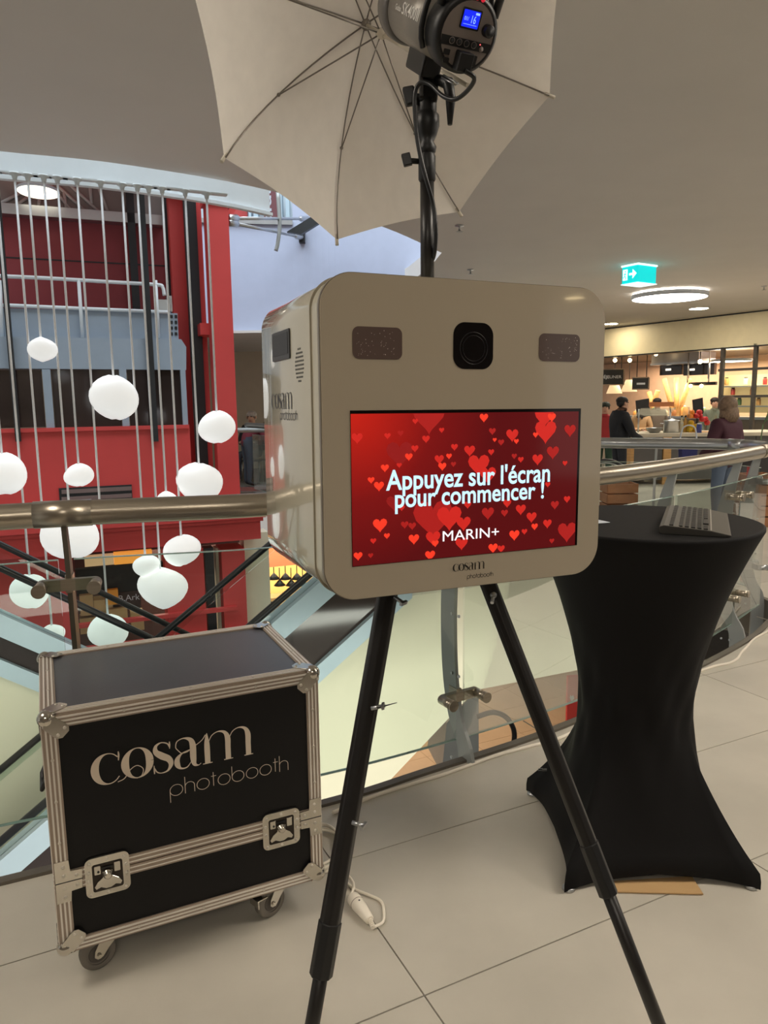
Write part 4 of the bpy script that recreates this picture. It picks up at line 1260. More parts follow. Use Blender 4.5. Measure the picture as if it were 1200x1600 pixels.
mb = MB(); mb.lathe([(.45, -.02), (.01, -.025)], (0, 0, 0), (0, 0, 1), 24); mb.build('diffuser', m_lampwhite, t)

# people in and before the shop
def stand_at(px_, Y): return V((at_y(px_, 700, Y).x, Y, 0))
def top_h(px_, py_, Y): return at_y(px_, py_, Y).z
Yl = 8.3
person('person in a dark purple padded coat with grey brown curly hair seen from behind', stand_at(1133, Yl), R(28), top_h(1128, 622, Yl) * 1.0, (72, 36, 50), (92, 104, 130), (126, 104, 84),
       {'wl': (-.20, .22, 1.0), 'el': (-.27, .02, 1.10)}, long_hair=True, bulk=1.28)
Ym = 11.6
person('person in a black padded jacket standing at the left end of the counter', stand_at(967, Ym), R(-78), top_h(972, 619, Ym), (26, 28, 34), (40, 42, 48), (34, 28, 26),
       {'wl': (-.17, .34, 1.02), 'el': (-.24, .10, 1.10), 'wr': (.17, .36, 1.0), 'er': (.24, .12, 1.08), 'head': (0, .05, 1.63), 'jaw': (0, .07, 1.545), 'crown': (0, .035, 1.69), 'nose': (0, .14, 1.60)}, bulk=1.2)
Yt = 14.6
person('person in a beige coat with folded arms behind the counter', stand_at(1000, Yt), R(150), top_h(990, 632, Yt), (206, 166, 120), (70, 60, 56), (60, 44, 36),
       {'wl': (.06, .18, 1.14), 'el': (-.26, .06, 1.14), 'wr': (-.06, .2, 1.12), 'er': (.26, .06, 1.14)}, bulk=1.2)
person('person in a red top at the very edge of the booth', stand_at(944, 12.6), R(160), top_h(948, 628, 12.6), (176, 48, 50), (44, 70, 52), (44, 52, 40), bulk=1.1)
person('dark haired person serving behind the glass guard', stand_at(1024, 15.2), R(185), top_h(1021, 622, 15.2), (120, 106, 92), (50, 48, 46), (36, 28, 26), bulk=1.1)
person('person with dark hair behind the lady in purple', stand_at(1113, 14.4), R(170), top_h(1112, 621, 14.4), (108, 116, 100), (50, 48, 46), (48, 38, 34), bulk=1.1)
# bags of the lady
q = stand_at(1075, 8.15)
bag = thing('shopping_bag', 'blue shopping bag with white top held by the lady in purple', 'bag', V((q.x, q.y, .70)))
mb = MB(); mb.prism([(-.07, 0), (.07, 0), (.09, .30), (-.09, .30)], (0, -.05, 0), (1, 0, 0), (0, 0, 1), (0, .10, 0)); mb.build('bag_body', mat('blue_bag', (38, 44, 104), .6), bag)
mb = MB(); mb.box(-.03, .16, -.055, .055, .29, .33); mb.build('white_top', m_white, bag)
mb = MB(); mb.tube(spline([V((-.1, 0, .3)), V((-.06, 0, .48)), V((.06, 0, .48)), V((.1, 0, .3))], 5), .008, 6); mb.build('bag_handle', m_white, bag)
# bicycle with wooden crate behind the far railing
wc = at_y(944, 757, 9.2)
bk = thing('bicycle', 'dark bicycle with a wooden crate standing behind the railing next to the booth', 'bicycle', V((wc.x, wc.y, 0)))
rw = .36
for dx, nm in ((0, 'wheel'), (-1.02, 'wheel')):
    mb = MB(); mb.tube([V((dx + rw * math.cos(a), 0, rw + .02 + rw * math.sin(a))) for a in [2 * math.pi * i / 32 for i in range(32)]], .024, 8, closed=True); w_ = mb.build(nm, m_rubber, bk)
    mb = MB(); mb.tube([V((dx + (rw - .03) * math.cos(a), 0, rw + .02 + (rw - .03) * math.sin(a))) for a in [2 * math.pi * i / 32 for i in range(32)]], .011, 6, closed=True); mb.build('rim', m_steel, w_)
    mb = MB()
    for i in range(12): mb.cyl((dx, 0, rw + .02), (dx + (rw - .03) * math.cos(i * math.pi / 6), 0, rw + .02 + (rw - .03) * math.sin(i * math.pi / 6)), .003, n=4)
    mb.cyl((dx, -.04, rw + .02), (dx, .04, rw + .02), .025, n=10)
    mb.build('spoke', m_steel, w_)
mb = MB()
for a, b in (((0, 0, .38), (-.15, 0, .85)), ((-.15, 0, .80), (-.55, 0, .36)), ((-.55, 0, .36), (-.70, 0, .85)), ((-.70, 0, .80), (-.17, 0, .76)), ((-1.02, 0, .38), (-.55, 0, .36)), ((-1.02, 0, .38), (-.70, 0, .78))): mb.cyl(a, b, .018, n=8)
mb.build('frame', m_darkmetal, bk)
mb = MB(); mb.tube([V((-.15, 0, .85)), V((-.17, 0, .98))], .015, 8); mb.tube(spline([V((-.25, -.28, .98)), V((-.15, -.2, 1.0)), V((-.15, .2, 1.0)), V((-.25, .28, .98))], 4), .013, 8); mb.build('handlebar', m_steel, bk)
mb = MB(); mb.prism([(-.83, -.08), (-.55, -.03), (-.55, .03), (-.83, .08)], (0, 0, .88), (1, 0, 0), (0, 1, 0), (0, 0, .05)); mb.build('saddle', m_black, bk, bevel=.015)
def crate(label, c, w, d, h, n=3):
    t = thing('wooden_crate', label, 'crate', c)
    for i in range(n):
        z0 = i * h / n + .008
        for y in (-d / 2, d / 2): 
            mb = MB(); mb.box(-w / 2, w / 2, y - .007, y + .007, z0, z0 + h / n - .018); mb.build('slat', m_wood2, t)
        for x in (-w / 2, w / 2):
            mb = MB(); mb.box(x - .007, x + .007, -d / 2, d / 2, z0, z0 + h / n - .018); mb.build('slat', m_wood2, t)
    mb = MB(); mb.box(-w / 2, w / 2, -d / 2, d / 2, 0, .012); mb.build('bottom', m_wood2, t)
    return t
m_wood2 = mat('brown_wood', (166, 112, 76), .6, var=.2, scale=5)
q = at_y(966, 790, 8.9); crate('wooden slatted crate beside the bicycle wheel behind the railing', V((q.x, q.y, .0)), .36, .3, .5, 4)
q = stand_at(1184, 8.6); crate('wooden slatted crate behind the railing at the right picture edge', V((q.x, q.y, 0)), .34, .34, .62, 5)
# dark rounded chair and plant at the right edge
q = stand_at(1194, 9.3)
ch = thing('lounge_chair', 'dark grey rounded chair back at the right picture edge behind the railing', 'chair', q)
m_felt = mat('grey_felt', (78, 76, 76), .85)
mb = MB()
pts = [(.40 * math.cos(a), .36 * math.sin(a)) for a in [R(180 + 180 * i / 12) for i in range(13)]]
strip(mb, pts, -.04, .04, .42, .98); mb.build('backrest', m_felt, ch, bevel=.02)
mb = MB(); mb.prism(rrect(-.34, .34, -.3, .3, .12), (0, 0, .38), (1, 0, 0), (0, 1, 0), (0, 0, .1)); mb.build('seat', m_felt, ch, bevel=.02)
for x in (-.25, .25):
    for y in (-.22, .22):
        mb = MB(); mb.cyl((x, y, .38), (x * 1.2, y * 1.2, 0), .018, .012, n=8); mb.build('leg', m_wood2, ch)
q = stand_at(1180, 10.2)
pl_ = thing('potted_plant', 'green leafed plant above the dark chair at the right edge', 'plant', q)
mb = MB(); mb.lathe([(.12, 0), (.15, .3), (.16, .31), (.14, .28)], (0, 0, 0), (0, 0, 1), 16); mb.build('pot', m_felt, pl_)
m_leaf = mat('leaf_green', (74, 104, 56), .5, var=.2)
for i, (a, L, e) in enumerate(((20, .85, 1.38), (95, .7, .9), (170, .8, .95), (240, .7, .85), (310, .75, .9))):
    d = V((math.cos(R(a)), math.sin(R(a)), 0))
    mid, tip = d * .12 + V((0, 0, e - .25)), d * .45 + V((0, 0, e + .08))
    mb = MB(); mb.tube([V((0, 0, .28)), mid], [.012, .008], 6)
    w_ = V((-d.y, d.x, 0)) * .07
    c1 = mid.lerp(tip, .5) + V((0, 0, .05))
    mb.add([mid, c1 + w_, tip, c1 - w_, mid - V((0, 0, .004)), c1 + w_ - V((0, 0, .004)), tip, c1 - w_ - V((0, 0, .004))], [(0, 1, 2, 3), (7, 6, 5, 4), (0, 4, 5, 1), (3, 2, 6, 7), (0, 3, 7, 4), (1, 5, 6, 2)])
    mb.build('leaf', m_leaf, pl_)
# people on the far gallery
sp = V((at_y(397, 700, 14.6).x, 14.6, 0))
UPD = {'pelvis': (0, 0, .54), 'waist': (0, 0, .68), 'chest': (0, .02, .88), 'neck': (0, .03, 1.05), 'jaw': (0, .06, 1.125), 'head': (0, .065, 1.21), 'crown': (0, .05, 1.27), 'nose': (0, .155, 1.185), 'sl': (-.17, .02, .98), 'sr': (.17, .02, .98), 'el': (-.25, .05, .72), 'er': (.25, .05, .72), 'wl': (-.14, .28, .74), 'wr': (.14, .28, .74),
       'hl': (-.09, .04, .52), 'hr': (.09, .04, .52), 'kl': (-.12, .44, .50), 'kr': (.12, .44, .50), 'al': (-.12, .44, .09), 'ar': (.12, .44, .09), 'tl': (-.12, .58, .035), 'tr': (.12, .58, .035)}
person('grey haired person in a dark sweater sitting on the far gallery', sp, R(165), 1.80, (30, 30, 34), (52, 58, 66), (190, 182, 174), UPD, bulk=1.2)
t = thing('cafe_chair', 'dark cafe chair under the person in the dark sweater on the far gallery', 'chair', sp, R(165))
mb = MB(); mb.prism(rrect(-.21, .21, -.2, .22, .05), (0, 0, .38), X, Y_, (0, 0, .03)); mb.build('seat', m_darkmetal, t, bevel=.008)
mb = MB(); mb.prism(rrect(-.19, .19, .60, .80, .05), (0, -.24, 0), X, Z, (0, -.025, 0)); mb.build('backrest', m_darkmetal, t, bevel=.006)
for x in (-.18, .18):
    for y in (-.2, .18):
        mb = MB(); mb.cyl((x, y, .38 if y > 0 else .62), (x * 1.1, y * 1.15, 0), .014, n=8); mb.build('leg', m_steel, t)
q = V((at_y(385, 700, 13.4).x, 13.4, 0))
person('person in a burgundy jacket bending over on the far gallery', q, R(-60), 1.55, (112, 36, 48), (66, 74, 86), (60, 50, 46),
       {'waist': (0, .06, 1.08), 'chest': (0, .22, 1.18), 'neck': (0, .36, 1.22), 'jaw': (0, .44, 1.22), 'head': (0, .52, 1.24), 'crown': (0, .57, 1.27), 'nose': (0, .56, 1.15), 'sl': (-.17, .28, 1.16), 'sr': (.17, .28, 1.16), 'el': (-.22, .34, .92), 'er': (.22, .34, .92), 'wl': (-.18, .46, .72), 'wr': (.18, .46, .72)}, bulk=1.1)
t = thing('cafe_table', 'small cafe table with a white cup on the far gallery', 'table', V((at_y(418, 700, 13.9).x, 13.9, 0)))
mb = MB(); mb.lathe([(.30, .70), (.31, .71), (.31, .73), (.30, .735)], (0, 0, 0), (0, 0, 1), 20); mb.build('table_top', m_darkmetal, t)
mb = MB(); mb.cyl((0, 0, .01), (0, 0, .70), .03, n=10); mb.lathe([(.2, 0), (.2, .015), (.03, .03)], (0, 0, 0), (0, 0, 1), 16); mb.build('pedestal', m_steel, t)

# ------------------------------------------------------------------ photo booth
BM = Matrix.Translation(V((.176, 1.435, 1.429))) @ (Matrix.Rotation(.402, 3, 'Z') @ Matrix.Rotation(-.005, 3, 'X') @ Matrix.Rotation(.008, 3, 'Y')).to_4x4()
BI = BM.inverted()
def xf(mb, M):
    mb.v = [M @ p for p in mb.v]
    return mb
def bpx(x, y, axis=1, val=0.0):
    o = BI @ V((0, 0, CAM_H)); d = (BI.to_3x3()) @ ray(x, y)
    return o + d * ((val - o[axis]) / d[axis])
booth = thing('photo_booth', 'white box photo booth with rounded corners and red touch screen on a black tripod', 'photo booth', BM @ V((0, .2, -.2965)), BM.to_3x3())
def bbuild(mb, nm, m, parent=None, bevel=0, seg=2, label=None):
    xf(mb, BM)
    par = parent or booth
    if parent is not None and parent.parent is not None:     # sub-part: parts carry no transform of their own
        xf(mb, booth.matrix_basis.inverted()); return mb.build(nm, m, par, bevel=bevel, seg=seg, label=label)
    return mb.build(nm, m, par, world=True, bevel=bevel, seg=seg, label=label)
BW, BH = .31, .2965
X, Y_, Z = V((1, 0, 0)), V((0, 1, 0)), V((0, 0, 1))
m_shell = mat('gloss_cream_shell', (192, 186, 166), .12, var=.01, coat=.8)
m_plate = mat('cream_glass_plate', (178, 166, 146), .07, var=.01, coat=.6, spec=.5)
m_plateedge = mat('plate_edge', (120, 112, 98), .3)
mb = MB(); mb.prism(rrect(-BW + .003, BW - .003, -BH + .003, BH - .003, .062, 12), (0, .012, 0), X, Z, (0, .42, 0), smooth=True); bbuild(mb, 'housing', m_shell, bevel=.006, seg=3)
mb = MB(); mb.prism(rrect(-BW, BW, -BH, BH, .064, 12), (0, .003, 0), X, Z, (0, .009, 0)); bbuild(mb, 'plate_rim', m_plateedge)
mb = MB(); mb.prism(rrect(-BW + .0015, BW - .0015, -BH + .0015, BH - .0015, .0625, 12), (0, 0, 0), X, Z, (0, .004, 0)); plate = bbuild(mb, 'front_plate', m_plate)
mb = MB(); mb.prism(rrect(-BW - .0005, BW + .0005, -BH - .0005, BH + .0005, .0625, 12), (0, .055, 0), X, Z, (0, .0008, 0)); bbuild(mb, 'seam', mat('seam_shade', (164, 156, 136), .3))
# windows
m_led = mat('smoked_led_window', (96, 80, 74), .15, var=.05, coat=.3)
m_spark = emit('led_spark', (255, 240, 220), .5)
for x0, x1, z0, z1 in ((-.249, -.152, .146, .203), (.147, .246, .149, .203)):
    mb = MB(); mb.prism(rrect(x0, x1, z0, z1, .012, 6), (0, -.0008, 0), X, Z, (0, .001, 0)); wn = bbuild(mb, 'flash_window', m_led)
    mb = MB()
    for i in range(46):
        x, z = random.uniform(x0 + .006, x1 - .006), random.uniform(z0 + .006, z1 - .006)
        s = random.uniform(.0002, .00045)
        mb.prism([(x - s, z), (x, z - s), (x + s, z), (x, z + s)], (0, -.0012, 0), X, Z, (0, .0003, 0))
    o = bbuild(mb, 'led_dots', m_spark, wn); o['kind'] = 'stuff'
mb = MB(); mb.prism(rrect(-.046, .041, .131, .218, .024, 8), (0, -.0008, 0), X, Z, (0, .001, 0)); cw = bbuild(mb, 'camera_window', mat('black_window', (12, 9, 11), .05, coat=.5))
mb = MB(); mb.tube([V((-.002 + .030 * math.cos(a), -.0012, .170 + .030 * math.sin(a))) for a in [2 * math.pi * i / 32 for i in range(32)]], .0007, 4, closed=True)
mb.tube([V((-.002 + .024 * math.cos(a), -.0012, .170 + .024 * math.sin(a))) for a in [2 * math.pi * i / 32 for i in range(32)]], .0004, 4, closed=True)
bbuild(mb, 'lens_ring', mat('lens_grey', (44, 40, 42), .3), cw)
# screen
SX0, SX1, SZ0, SZ1 = -.2555, .2535, -.2325, .0545
mb = MB(); mb.prism([(SX0, SZ0), (SX1, SZ0), (SX1, SZ1), (SX0, SZ1)], (0, -.0006, 0), X, Z, (0, .001, 0)); scr = bbuild(mb, 'touch_screen', mat('screen_black', (14, 8, 8), .08))
def screen_mat():
    m = bpy.data.materials.new('screen_image'); m.use_nodes = True
    nt = m.node_tree; b = nt.nodes['Principled BSDF']
    tc = nt.nodes.new('ShaderNodeTexCoord'); mp = nt.nodes.new('ShaderNodeMapping'); mp.vector_type = 'TEXTURE'
    mp.inputs['Location'].default_value = (-.25, -.2, .35); mp.inputs['Scale'].default_value = (.30, 10, .30)
    gr = nt.nodes.new('ShaderNodeTexGradient'); gr.gradient_type = 'SPHERICAL'
    rp = nt.nodes.new('ShaderNodeValToRGB')
    rp.color_ramp.elements[0].color = lin((92, 14, 17)) + (1,); rp.color_ramp.elements[1].color = lin((205, 34, 22)) + (1,)
    e = rp.color_ramp.elements.new(.45); e.color = lin((128, 18, 18)) + (1,)
    nt.links.new(tc.outputs['Object'], mp.inputs[0]); nt.links.new(mp.outputs[0], gr.inputs[0]); nt.links.new(gr.outputs[0], rp.inputs[0])
    b.inputs['Base Color'].default_value = (.01, .004, .004, 1); b.inputs['Roughness'].default_value = .08
    nt.links.new(rp.outputs[0], b.inputs['Emission Color']); b.inputs['Emission Strength'].default_value = .92
    return m
mb = MB(); mb.prism([(SX0 + .001, SZ0 + .001), (SX1 - .006, SZ0 + .001), (SX1 - .006, SZ1 - .006), (SX0 + .001, SZ1 - .006)], (0, -.0012, 0), X, Z, (0, .0006, 0)); bbuild(mb, 'screen_image', screen_mat(), scr)
HEARTS = [(410, 60, 160, 1), (55, 170, 56, 2), (265, 245, 130, 0), (430, 560, 190, 1), (510, 560, 120, 2), (240, 490, 80, 0), (205, 160, 32, 2), (270, 147, 30, 1), (342, 88, 28, 2), (395, 175, 38, 2), (472, 132, 26, 2), (340, 222, 36, 2), (310, 263, 38, 3), (263, 305, 26, 2), (192, 318, 40, 3), (124, 378, 34, 3), (163, 407, 50, 3), (168, 598, 70, 3), (290, 598, 38, 1), (327, 604, 38, 1), (202, 653, 30, 3), (135, 678, 30, 2), (335, 668, 52, 3), (60, 752, 44, 3), (122, 750, 26, 1), (415, 748, 50, 3), (430, 662, 72, 2), (440, 690, 34, 3), (570, 690, 60, 2), (460, 275, 46, 2), (475, 310, 40, 3), (508, 260, 28, 3), (535, 215, 34, 2), (610, 232, 54, 2), (655, 300, 104, 2), (700, 350, 80, 2), (680, 70, 42, 3), (722, 137, 34, 1), (733, 180, 20, 3), (765, 192, 30, 1), (716, 240, 30, 2), (820, 155, 60, 2), (840, 187, 24, 3), (978, 62, 92, 2), (1015, 68, 40, 3), (985, 135, 104, 2), (935, 155, 26, 3), (945, 275, 52, 2), (862, 277, 28, 2), (830, 260, 26, 1), (1080, 295, 24, 2), (1105, 132, 56, 1), (995, 400, 26, 2), (1090, 472, 32, 2), (1030, 500, 40, 1), (795, 492, 40, 2), (782, 540, 34, 1), (862, 522, 50, 2), (915, 560, 50, 2), (930, 607, 32, 3), (993, 592, 42, 2), (880, 632, 28, 2), (830, 648, 50, 3), (1090, 630, 90, 1), (725, 712, 46, 3), (765, 716, 36, 2), (1015, 678, 24, 1), (600, 500, 36, 2), (275, 515, 30, 2), (700, 540, 60, 1), (580, 590, 70, 2), (530, 300, 26, 1), (1020, 240, 60, 1)]
def heart(cx, cz, w):
    pts = []
    for i in range(20):
        t = 2 * math.pi * i / 20
        pts.append((cx + w * .5 * math.sin(t) ** 3, cz + w * .5 * (13 * math.cos(t) - 5 * math.cos(2 * t) - 2 * math.cos(3 * t) - math.cos(4 * t)) / 16))
    return pts[::-1]
srect = [(SX0 + .002, SZ0 + .002), (SX1 - .007, SZ0 + .002), (SX1 - .007, SZ1 - .007), (SX0 + .002, SZ1 - .007)]
HC = [(128, 20, 20), (150, 24, 22), (182, 32, 26), (222, 52, 32)]
for lv in range(4):
    mb = MB()
    for n_, (cx, cy, w, l) in enumerate(HEARTS):
        if l != lv: continue
        p = bpx(540 + cx / 3.158, 630 + cy / 3.158); e = bpx(540 + (cx + w) / 3.158, 630 + cy / 3.158)
        poly = clip(heart(p.x, p.z, e.x - p.x), srect)
        if len(poly) > 2: mb.add([(a, -.00135 - .00012 * lv - .000004 * n_, b) for a, b in poly], [list(range(len(poly)))])
    o = bbuild(mb, 'heart_graphics', emit('heart_%d' % lv, HC[lv], .95), scr); o['kind'] = 'stuff'
m_scrtext = emit('screen_lettering', (186, 226, 246), 1.0)
mb = MB()
put_text(mb, "Appuyez sur l'\u00e9cran", V((-.187, -.0026, -.106)), X, Z, .366, .052, .017)
put_text(mb, 'pour commencer !', V((-.169, -.0027, -.139)), X, Z, .334, .048, .017)
bbuild(mb, 'screen_lettering', m_scrtext, scr)
mb = MB(); put_text(mb, 'MARIN+', V((-.068, -.0026, -.199)), X, Z, .127, .020); bbuild(mb, 'screen_logo', emit('screen_logo_white', (240, 240, 245), 1.0), scr)
LS, LW = logo_strokes(); TS, TW = thin_strokes('photobooth', .10)
m_ink = mat('black_ink', (22, 19, 17), .4)
mb = MB(); put_strokes(mb, LS, LW, V((-.044, -.0006, -.262)), X, Z, .073, 1.05); put_strokes(mb, TS, TW, V((-.012, -.0006, -.279)), X, Z, .060); bbuild(mb, 'booth_logo', m_ink)
# left side: handle recess, speaker holes, logo
m_recess = mat('handle_black', (16, 15, 17), .4)
xs = -BW + .003
mb = MB(); mb.prism(rrect(.194, .326, .158, .217, .004, 3), (xs - .003, 0, 0), Y_, Z, (.004, 0, 0)); hd_ = bbuild(mb, 'handle_recess', mat('handle_frame', (40, 39, 40), .35), bevel=.001)
mb = MB(); mb.prism([(.203, .168), (.318, .168), (.318, .211), (.203, .211)], (xs - .0036, 0, 0), Y_, Z, (.002, 0, 0)); bbuild(mb, 'handle_hollow', m_recess)
mb = MB()
for i in range(9):
    n = (3, 6, 7, 8, 8, 8, 7, 6, 3)[i]
    z = .172 - i * .0076
    for j in range(n):
        y = .135 + (j - (n - 1) / 2) * .0075
        mb.cyl((xs + .001, y, z), (xs - .0006, y, z), .0021, n=8)
o = bbuild(mb, 'speaker_holes', m_recess); o['kind'] = 'stuff'
mb = MB(); put_strokes(mb, LS, LW, V((xs - .0008, .352, .058)), -Y_, Z, .165, 1.0); put_strokes(mb, TS, TW, V((xs - .0008, .284, .036)), -Y_, Z, .130); bbuild(mb, 'side_logo', m_ink)

# ------------------------------------------------------------------ tripod under the booth
tri = thing('tripod', 'black telescopic tripod carrying the photo booth', 'tripod', (.1, 1.6, 0))
m_leg = mat('black_tripod_paint', (27, 25, 24), .38, var=.1)
def leg(top, foot, split, r0, r1, nm='leg'):
    top, foot = V(top), V(foot)
    d = (foot - top).normalized()
    mid = top.lerp(foot, split)
    mb = MB(); mb.cyl(top, mid, r0, n=8, smooth=False); lg = mb.build(nm, m_leg, tri, world=True, bevel=.003)
    mb = MB(); mb.cyl(mid - d * .1, foot - d * .03, r1, n=8, smooth=False); mb.build('lower_tube', m_leg, lg, world=False) if False else None
    mb2 = MB(); mb2.cyl(mid - d * .1, foot - d * .02, r1, n=10); mb2.build('lower_tube', m_leg, tri, world=True)
    mb2 = MB(); mb2.cyl(mid - d * .10, mid + d * .012, r0 * 1.09, n=8, smooth=False); mb2.build('leg_clamp', m_black, tri, world=True, bevel=.002)
    mb2 = MB(); mb2.lathe([(.0, 0), (.024, .004), (.026, .02), (.018, .035)], V((foot.x, foot.y, 0)), (0, 0, 1), 12); mb2.build('rubber_foot', m_rubber, tri, world=True)
    return d
Ltop, Rtop = at_y(606, 925, 1.595), at_y(760, 905, 1.60)
Lft, Rft = at_z(460, 1760, .01), at_z(1095, 1770, .01)
leg(Ltop, Lft, .72, .0235, .0165)
leg(Rtop, Rft, .58, .0195, .0145)
leg(at_y(606, 930, 1.70), at_z(547, 1262, .01), .6, .012, .009)
cB = BM @ V((0, .2, -.2965))
mb = MB(); mb.obox(cB + V((0, 0, -.012)), BM.to_3x3() @ V((.14, 0, 0)), BM.to_3x3() @ V((0, .08, 0)), V((0, 0, .011))); mb.build('mount_plate', m_black, tri, world=True, bevel=.003)
# wing screws
for c, u in ((at_y(624, 938, 1.56), V((.7, -.5, -.35))), (at_y(590, 1105, 1.47), V((1, -.1, .25))), (at_y(560, 1288, 1.40), V((1, -.4, -.1)))):
    u = u.normalized()
    mb = MB(); mb.cyl(c - u * .014, c + u * .012, .0045, n=8); w_ = perp(u)[0]; mb.obox(c + u * .012, u * .003, w_ * .011, perp(u)[1] * .004); mb.build('wing_screw', m_steel, tri, world=True)
c = at_y(604, 1103, 1.465); mb = MB(); mb.tube([c - V((.02, 0, .004)), c + V((.022, 0, .007))], [.0022, .0008], 5); mb.build('cable_tie', m_black, tri, world=True)
c = at_y(771, 930, 1.575); mb = MB(); mb.ball(c, .008, 8, 6); mb.cyl(c, c + V((-.006, -.02, -.012)), .004, n=8); mb.build('wing_screw', m_steel, tri, world=True)

# ------------------------------------------------------------------ flash on its pole, umbrella
PX, PY = .099, 1.621
zpt = 1.722
stand = thing('light_stand', 'black light stand pole rising from the top of the photo booth', 'light stand', (PX, PY, zpt))
def pz(y): return at_y(667, y, PY).z
mb = MB(); mb.cyl((0, 0, 0), (0, 0, pz(282) - zpt), .0145, n=16); mb.build('pole', m_leg, stand)
mb = MB(); mb.cyl((0, 0, pz(290) - zpt), (0, 0, pz(210) - zpt), .0095, n=14); mb.build('upper_tube', m_leg, stand)
mb = MB(); mb.lathe([(.0155, 0), (.018, .004), (.018, .05), (.0155, .056)], (0, 0, pz(284) - zpt), (0, 0, 1), 16); mb.build('pole_clamp', m_black, stand, bevel=.001)
zk = pz(252) - zpt
mb = MB(); mb.cyl((-.016, 0, zk), (-.034, -.004, zk), .006, n=8); mb.obox((-.042, -.005, zk + .002), V((.009, 0, .002)), V((0, .006, 0)), V((-.003, 0, .012))); mb.build('clamp_knob', m_black, stand, bevel=.002)
mb = MB(); mb.lathe([(.012, -.03), (.018, -.02), (.020, -.01), (.014, .0), (.020, .012), (.026, .03), (.026, .05), (.016, .062), (.010, .068)], (0, 0, pz(222) - zpt), (0, 0, 1), 16); mb.build('spigot_head', m_black, stand)
# flash head
NA = V((.364, -.751, -.551)).normalized()      # from the umbrella crown towards the flash back
FW = -NA
FRt = FW.cross(V((0, 0, 1))).normalized()      # to the right seen from the back
FUp = FRt.cross(FW).normalized()
PB = V((.163, 1.45, 2.157))
fl_ = thing('studio_flash', 'grey studio flash head with blue display on top of the light stand', 'flash', PB - V((0, 0, .1)))
m_fgrey = mat('flash_grey', (136, 130, 122), .38, .3, var=.03)
m_fpanel = mat('flash_back_panel', (128, 118, 112), .5)
RB = .063
mb = MB(); mb.lathe([(.057, .0), (RB, .004), (RB + .001, .02), (RB + .001, .046), (RB - .003, .05)], PB, FW, 40); mb.build('rear_shell', m_black, fl_, world=True)
mb = MB(); mb.lathe([(RB - .002, .046), (RB - .002, .24)], PB, FW, 40); mb.build('body_tube', m_fgrey, fl_, world=True)
mb = MB(); mb.lathe([(RB - .001, .235), (RB + .004, .245), (RB + .004, .275), (RB - .01, .285)], PB, FW, 40); mb.build('front_ring', mat('flash_front_ring', (104, 100, 96), .4, .3), fl_, world=True)
def fp(a, b, h=.0): return PB + FRt * a + FUp * b - FW * h
mb = MB(); mb.prism([(.053 * math.cos(2 * math.pi * i / 36), .053 * math.sin(2 * math.pi * i / 36)) for i in range(36)], fp(0, 0, 0), FRt, FUp, -FW * .001); mb.build('back_panel', m_fpanel, fl_, world=True)
mb = MB(); mb.prism(rrect(-.022, .018, .009, .041, .002, 2), fp(0, 0, .001), FRt, FUp, -FW * .001); lcd = mb.build('display_bezel', m_black, fl_, world=True)
mb = MB(); mb.prism(rrect(-.019, .015, .012, .038, .001, 2), fp(0, 0, .002), FRt, FUp, -FW * .0006); mb.build('display', emit('lcd_blue', (20, 40, 235), 1.0), fl_, world=True)
mb = MB(); put_text(mb, '16', fp(-.001, .019, .0028), FRt, FUp, .009, .012); put_text(mb, '01/', fp(-.016, .022, .0028), FRt, FUp, .009, .006); mb.obox(fp(-.002, .0165, .0028), FRt * .014, FUp * .0003, FW * .0001); mb.obox(fp(.009, .0345, .0028), FRt * .004, FUp * .0018, FW * .0001); mb.build('display_digits', emit('lcd_digits', (150, 190, 255), 1.0), fl_, world=True)
mb = MB(); mb.prism([(-.052, -.006), (.052, -.006), (.052, -.021), (-.050, -.021)][::-1], fp(0, 0, .001), FRt, FUp, -FW * .0008); mb.build('button_strip', m_black, fl_, world=True)
for i in range(4):
    c = fp(-.030 + i * .0155, -.0125, .0018)
    mb = MB(); mb.lathe([(.0052, 0), (.0052, .0015), (.004, .002), (.0, .002)], c, -FW, 14); b_ = mb.build('button', m_black, fl_, world=True)
    mb = MB(); mb.tube([c - FW * .0016 + (FRt * math.cos(a) + FUp * math.sin(a)) * .0052 for a in [2 * math.pi * k / 18 for k in range(18)]], .0006, 5, closed=True); mb.build('button_ring', m_fpanel, fl_, world=True)
mb = MB(); mb.lathe([(.0045, 0), (.004, .003), (0, .003)], fp(.034, -.016, .0018), -FW, 12); mb.build('test_button', m_fpanel, fl_, world=True)
mb = MB(); mb.ball(fp(.030, -.0095, .0018), .0012, 6, 5); mb.build('indicator', emit('red_led', (255, 90, 90), 2.0), fl_, world=True)
mb = MB(); mb.lathe([(.0105, 0), (.0105, .012), (.009, .014), (0, .014)], fp(.036, .014, .001), -FW, 20); mb.build('dial', m_black, fl_, world=True)
mb = MB(); mb.prism(rrect(-.040, -.028, -.036, -.027, .001, 2), fp(0, 0, .001), FRt, FUp, -FW * .002); mb.prism(rrect(-.038, -.026, -.049, -.040, .002, 2), fp(0, 0, .001), FRt, FUp, -FW * .002); mb.prism(rrect(.020, .030, -.045, -.028, .001, 2), fp(0, 0, .001), FRt, FUp, -FW * .003); mb.build('socket', m_black, fl_, world=True)
mb = MB(); mb.prism(rrect(-.016, .014, -.056, -.024, .003, 3), fp(0, 0, .001), FRt, FUp, -FW * .022); mb.build('mains_plug', m_black, fl_, world=True, bevel=.002)
mb = MB(); mb.ball(PB + FUp * .058 - FW * .002, .004, 8, 6); mb.ball(PB + FUp * .057 + FRt * .012 - FW * .002, .004, 8, 6); mb.build('modelling_knob', emit('red_glow', (220, 40, 60), .6), fl_, world=True)
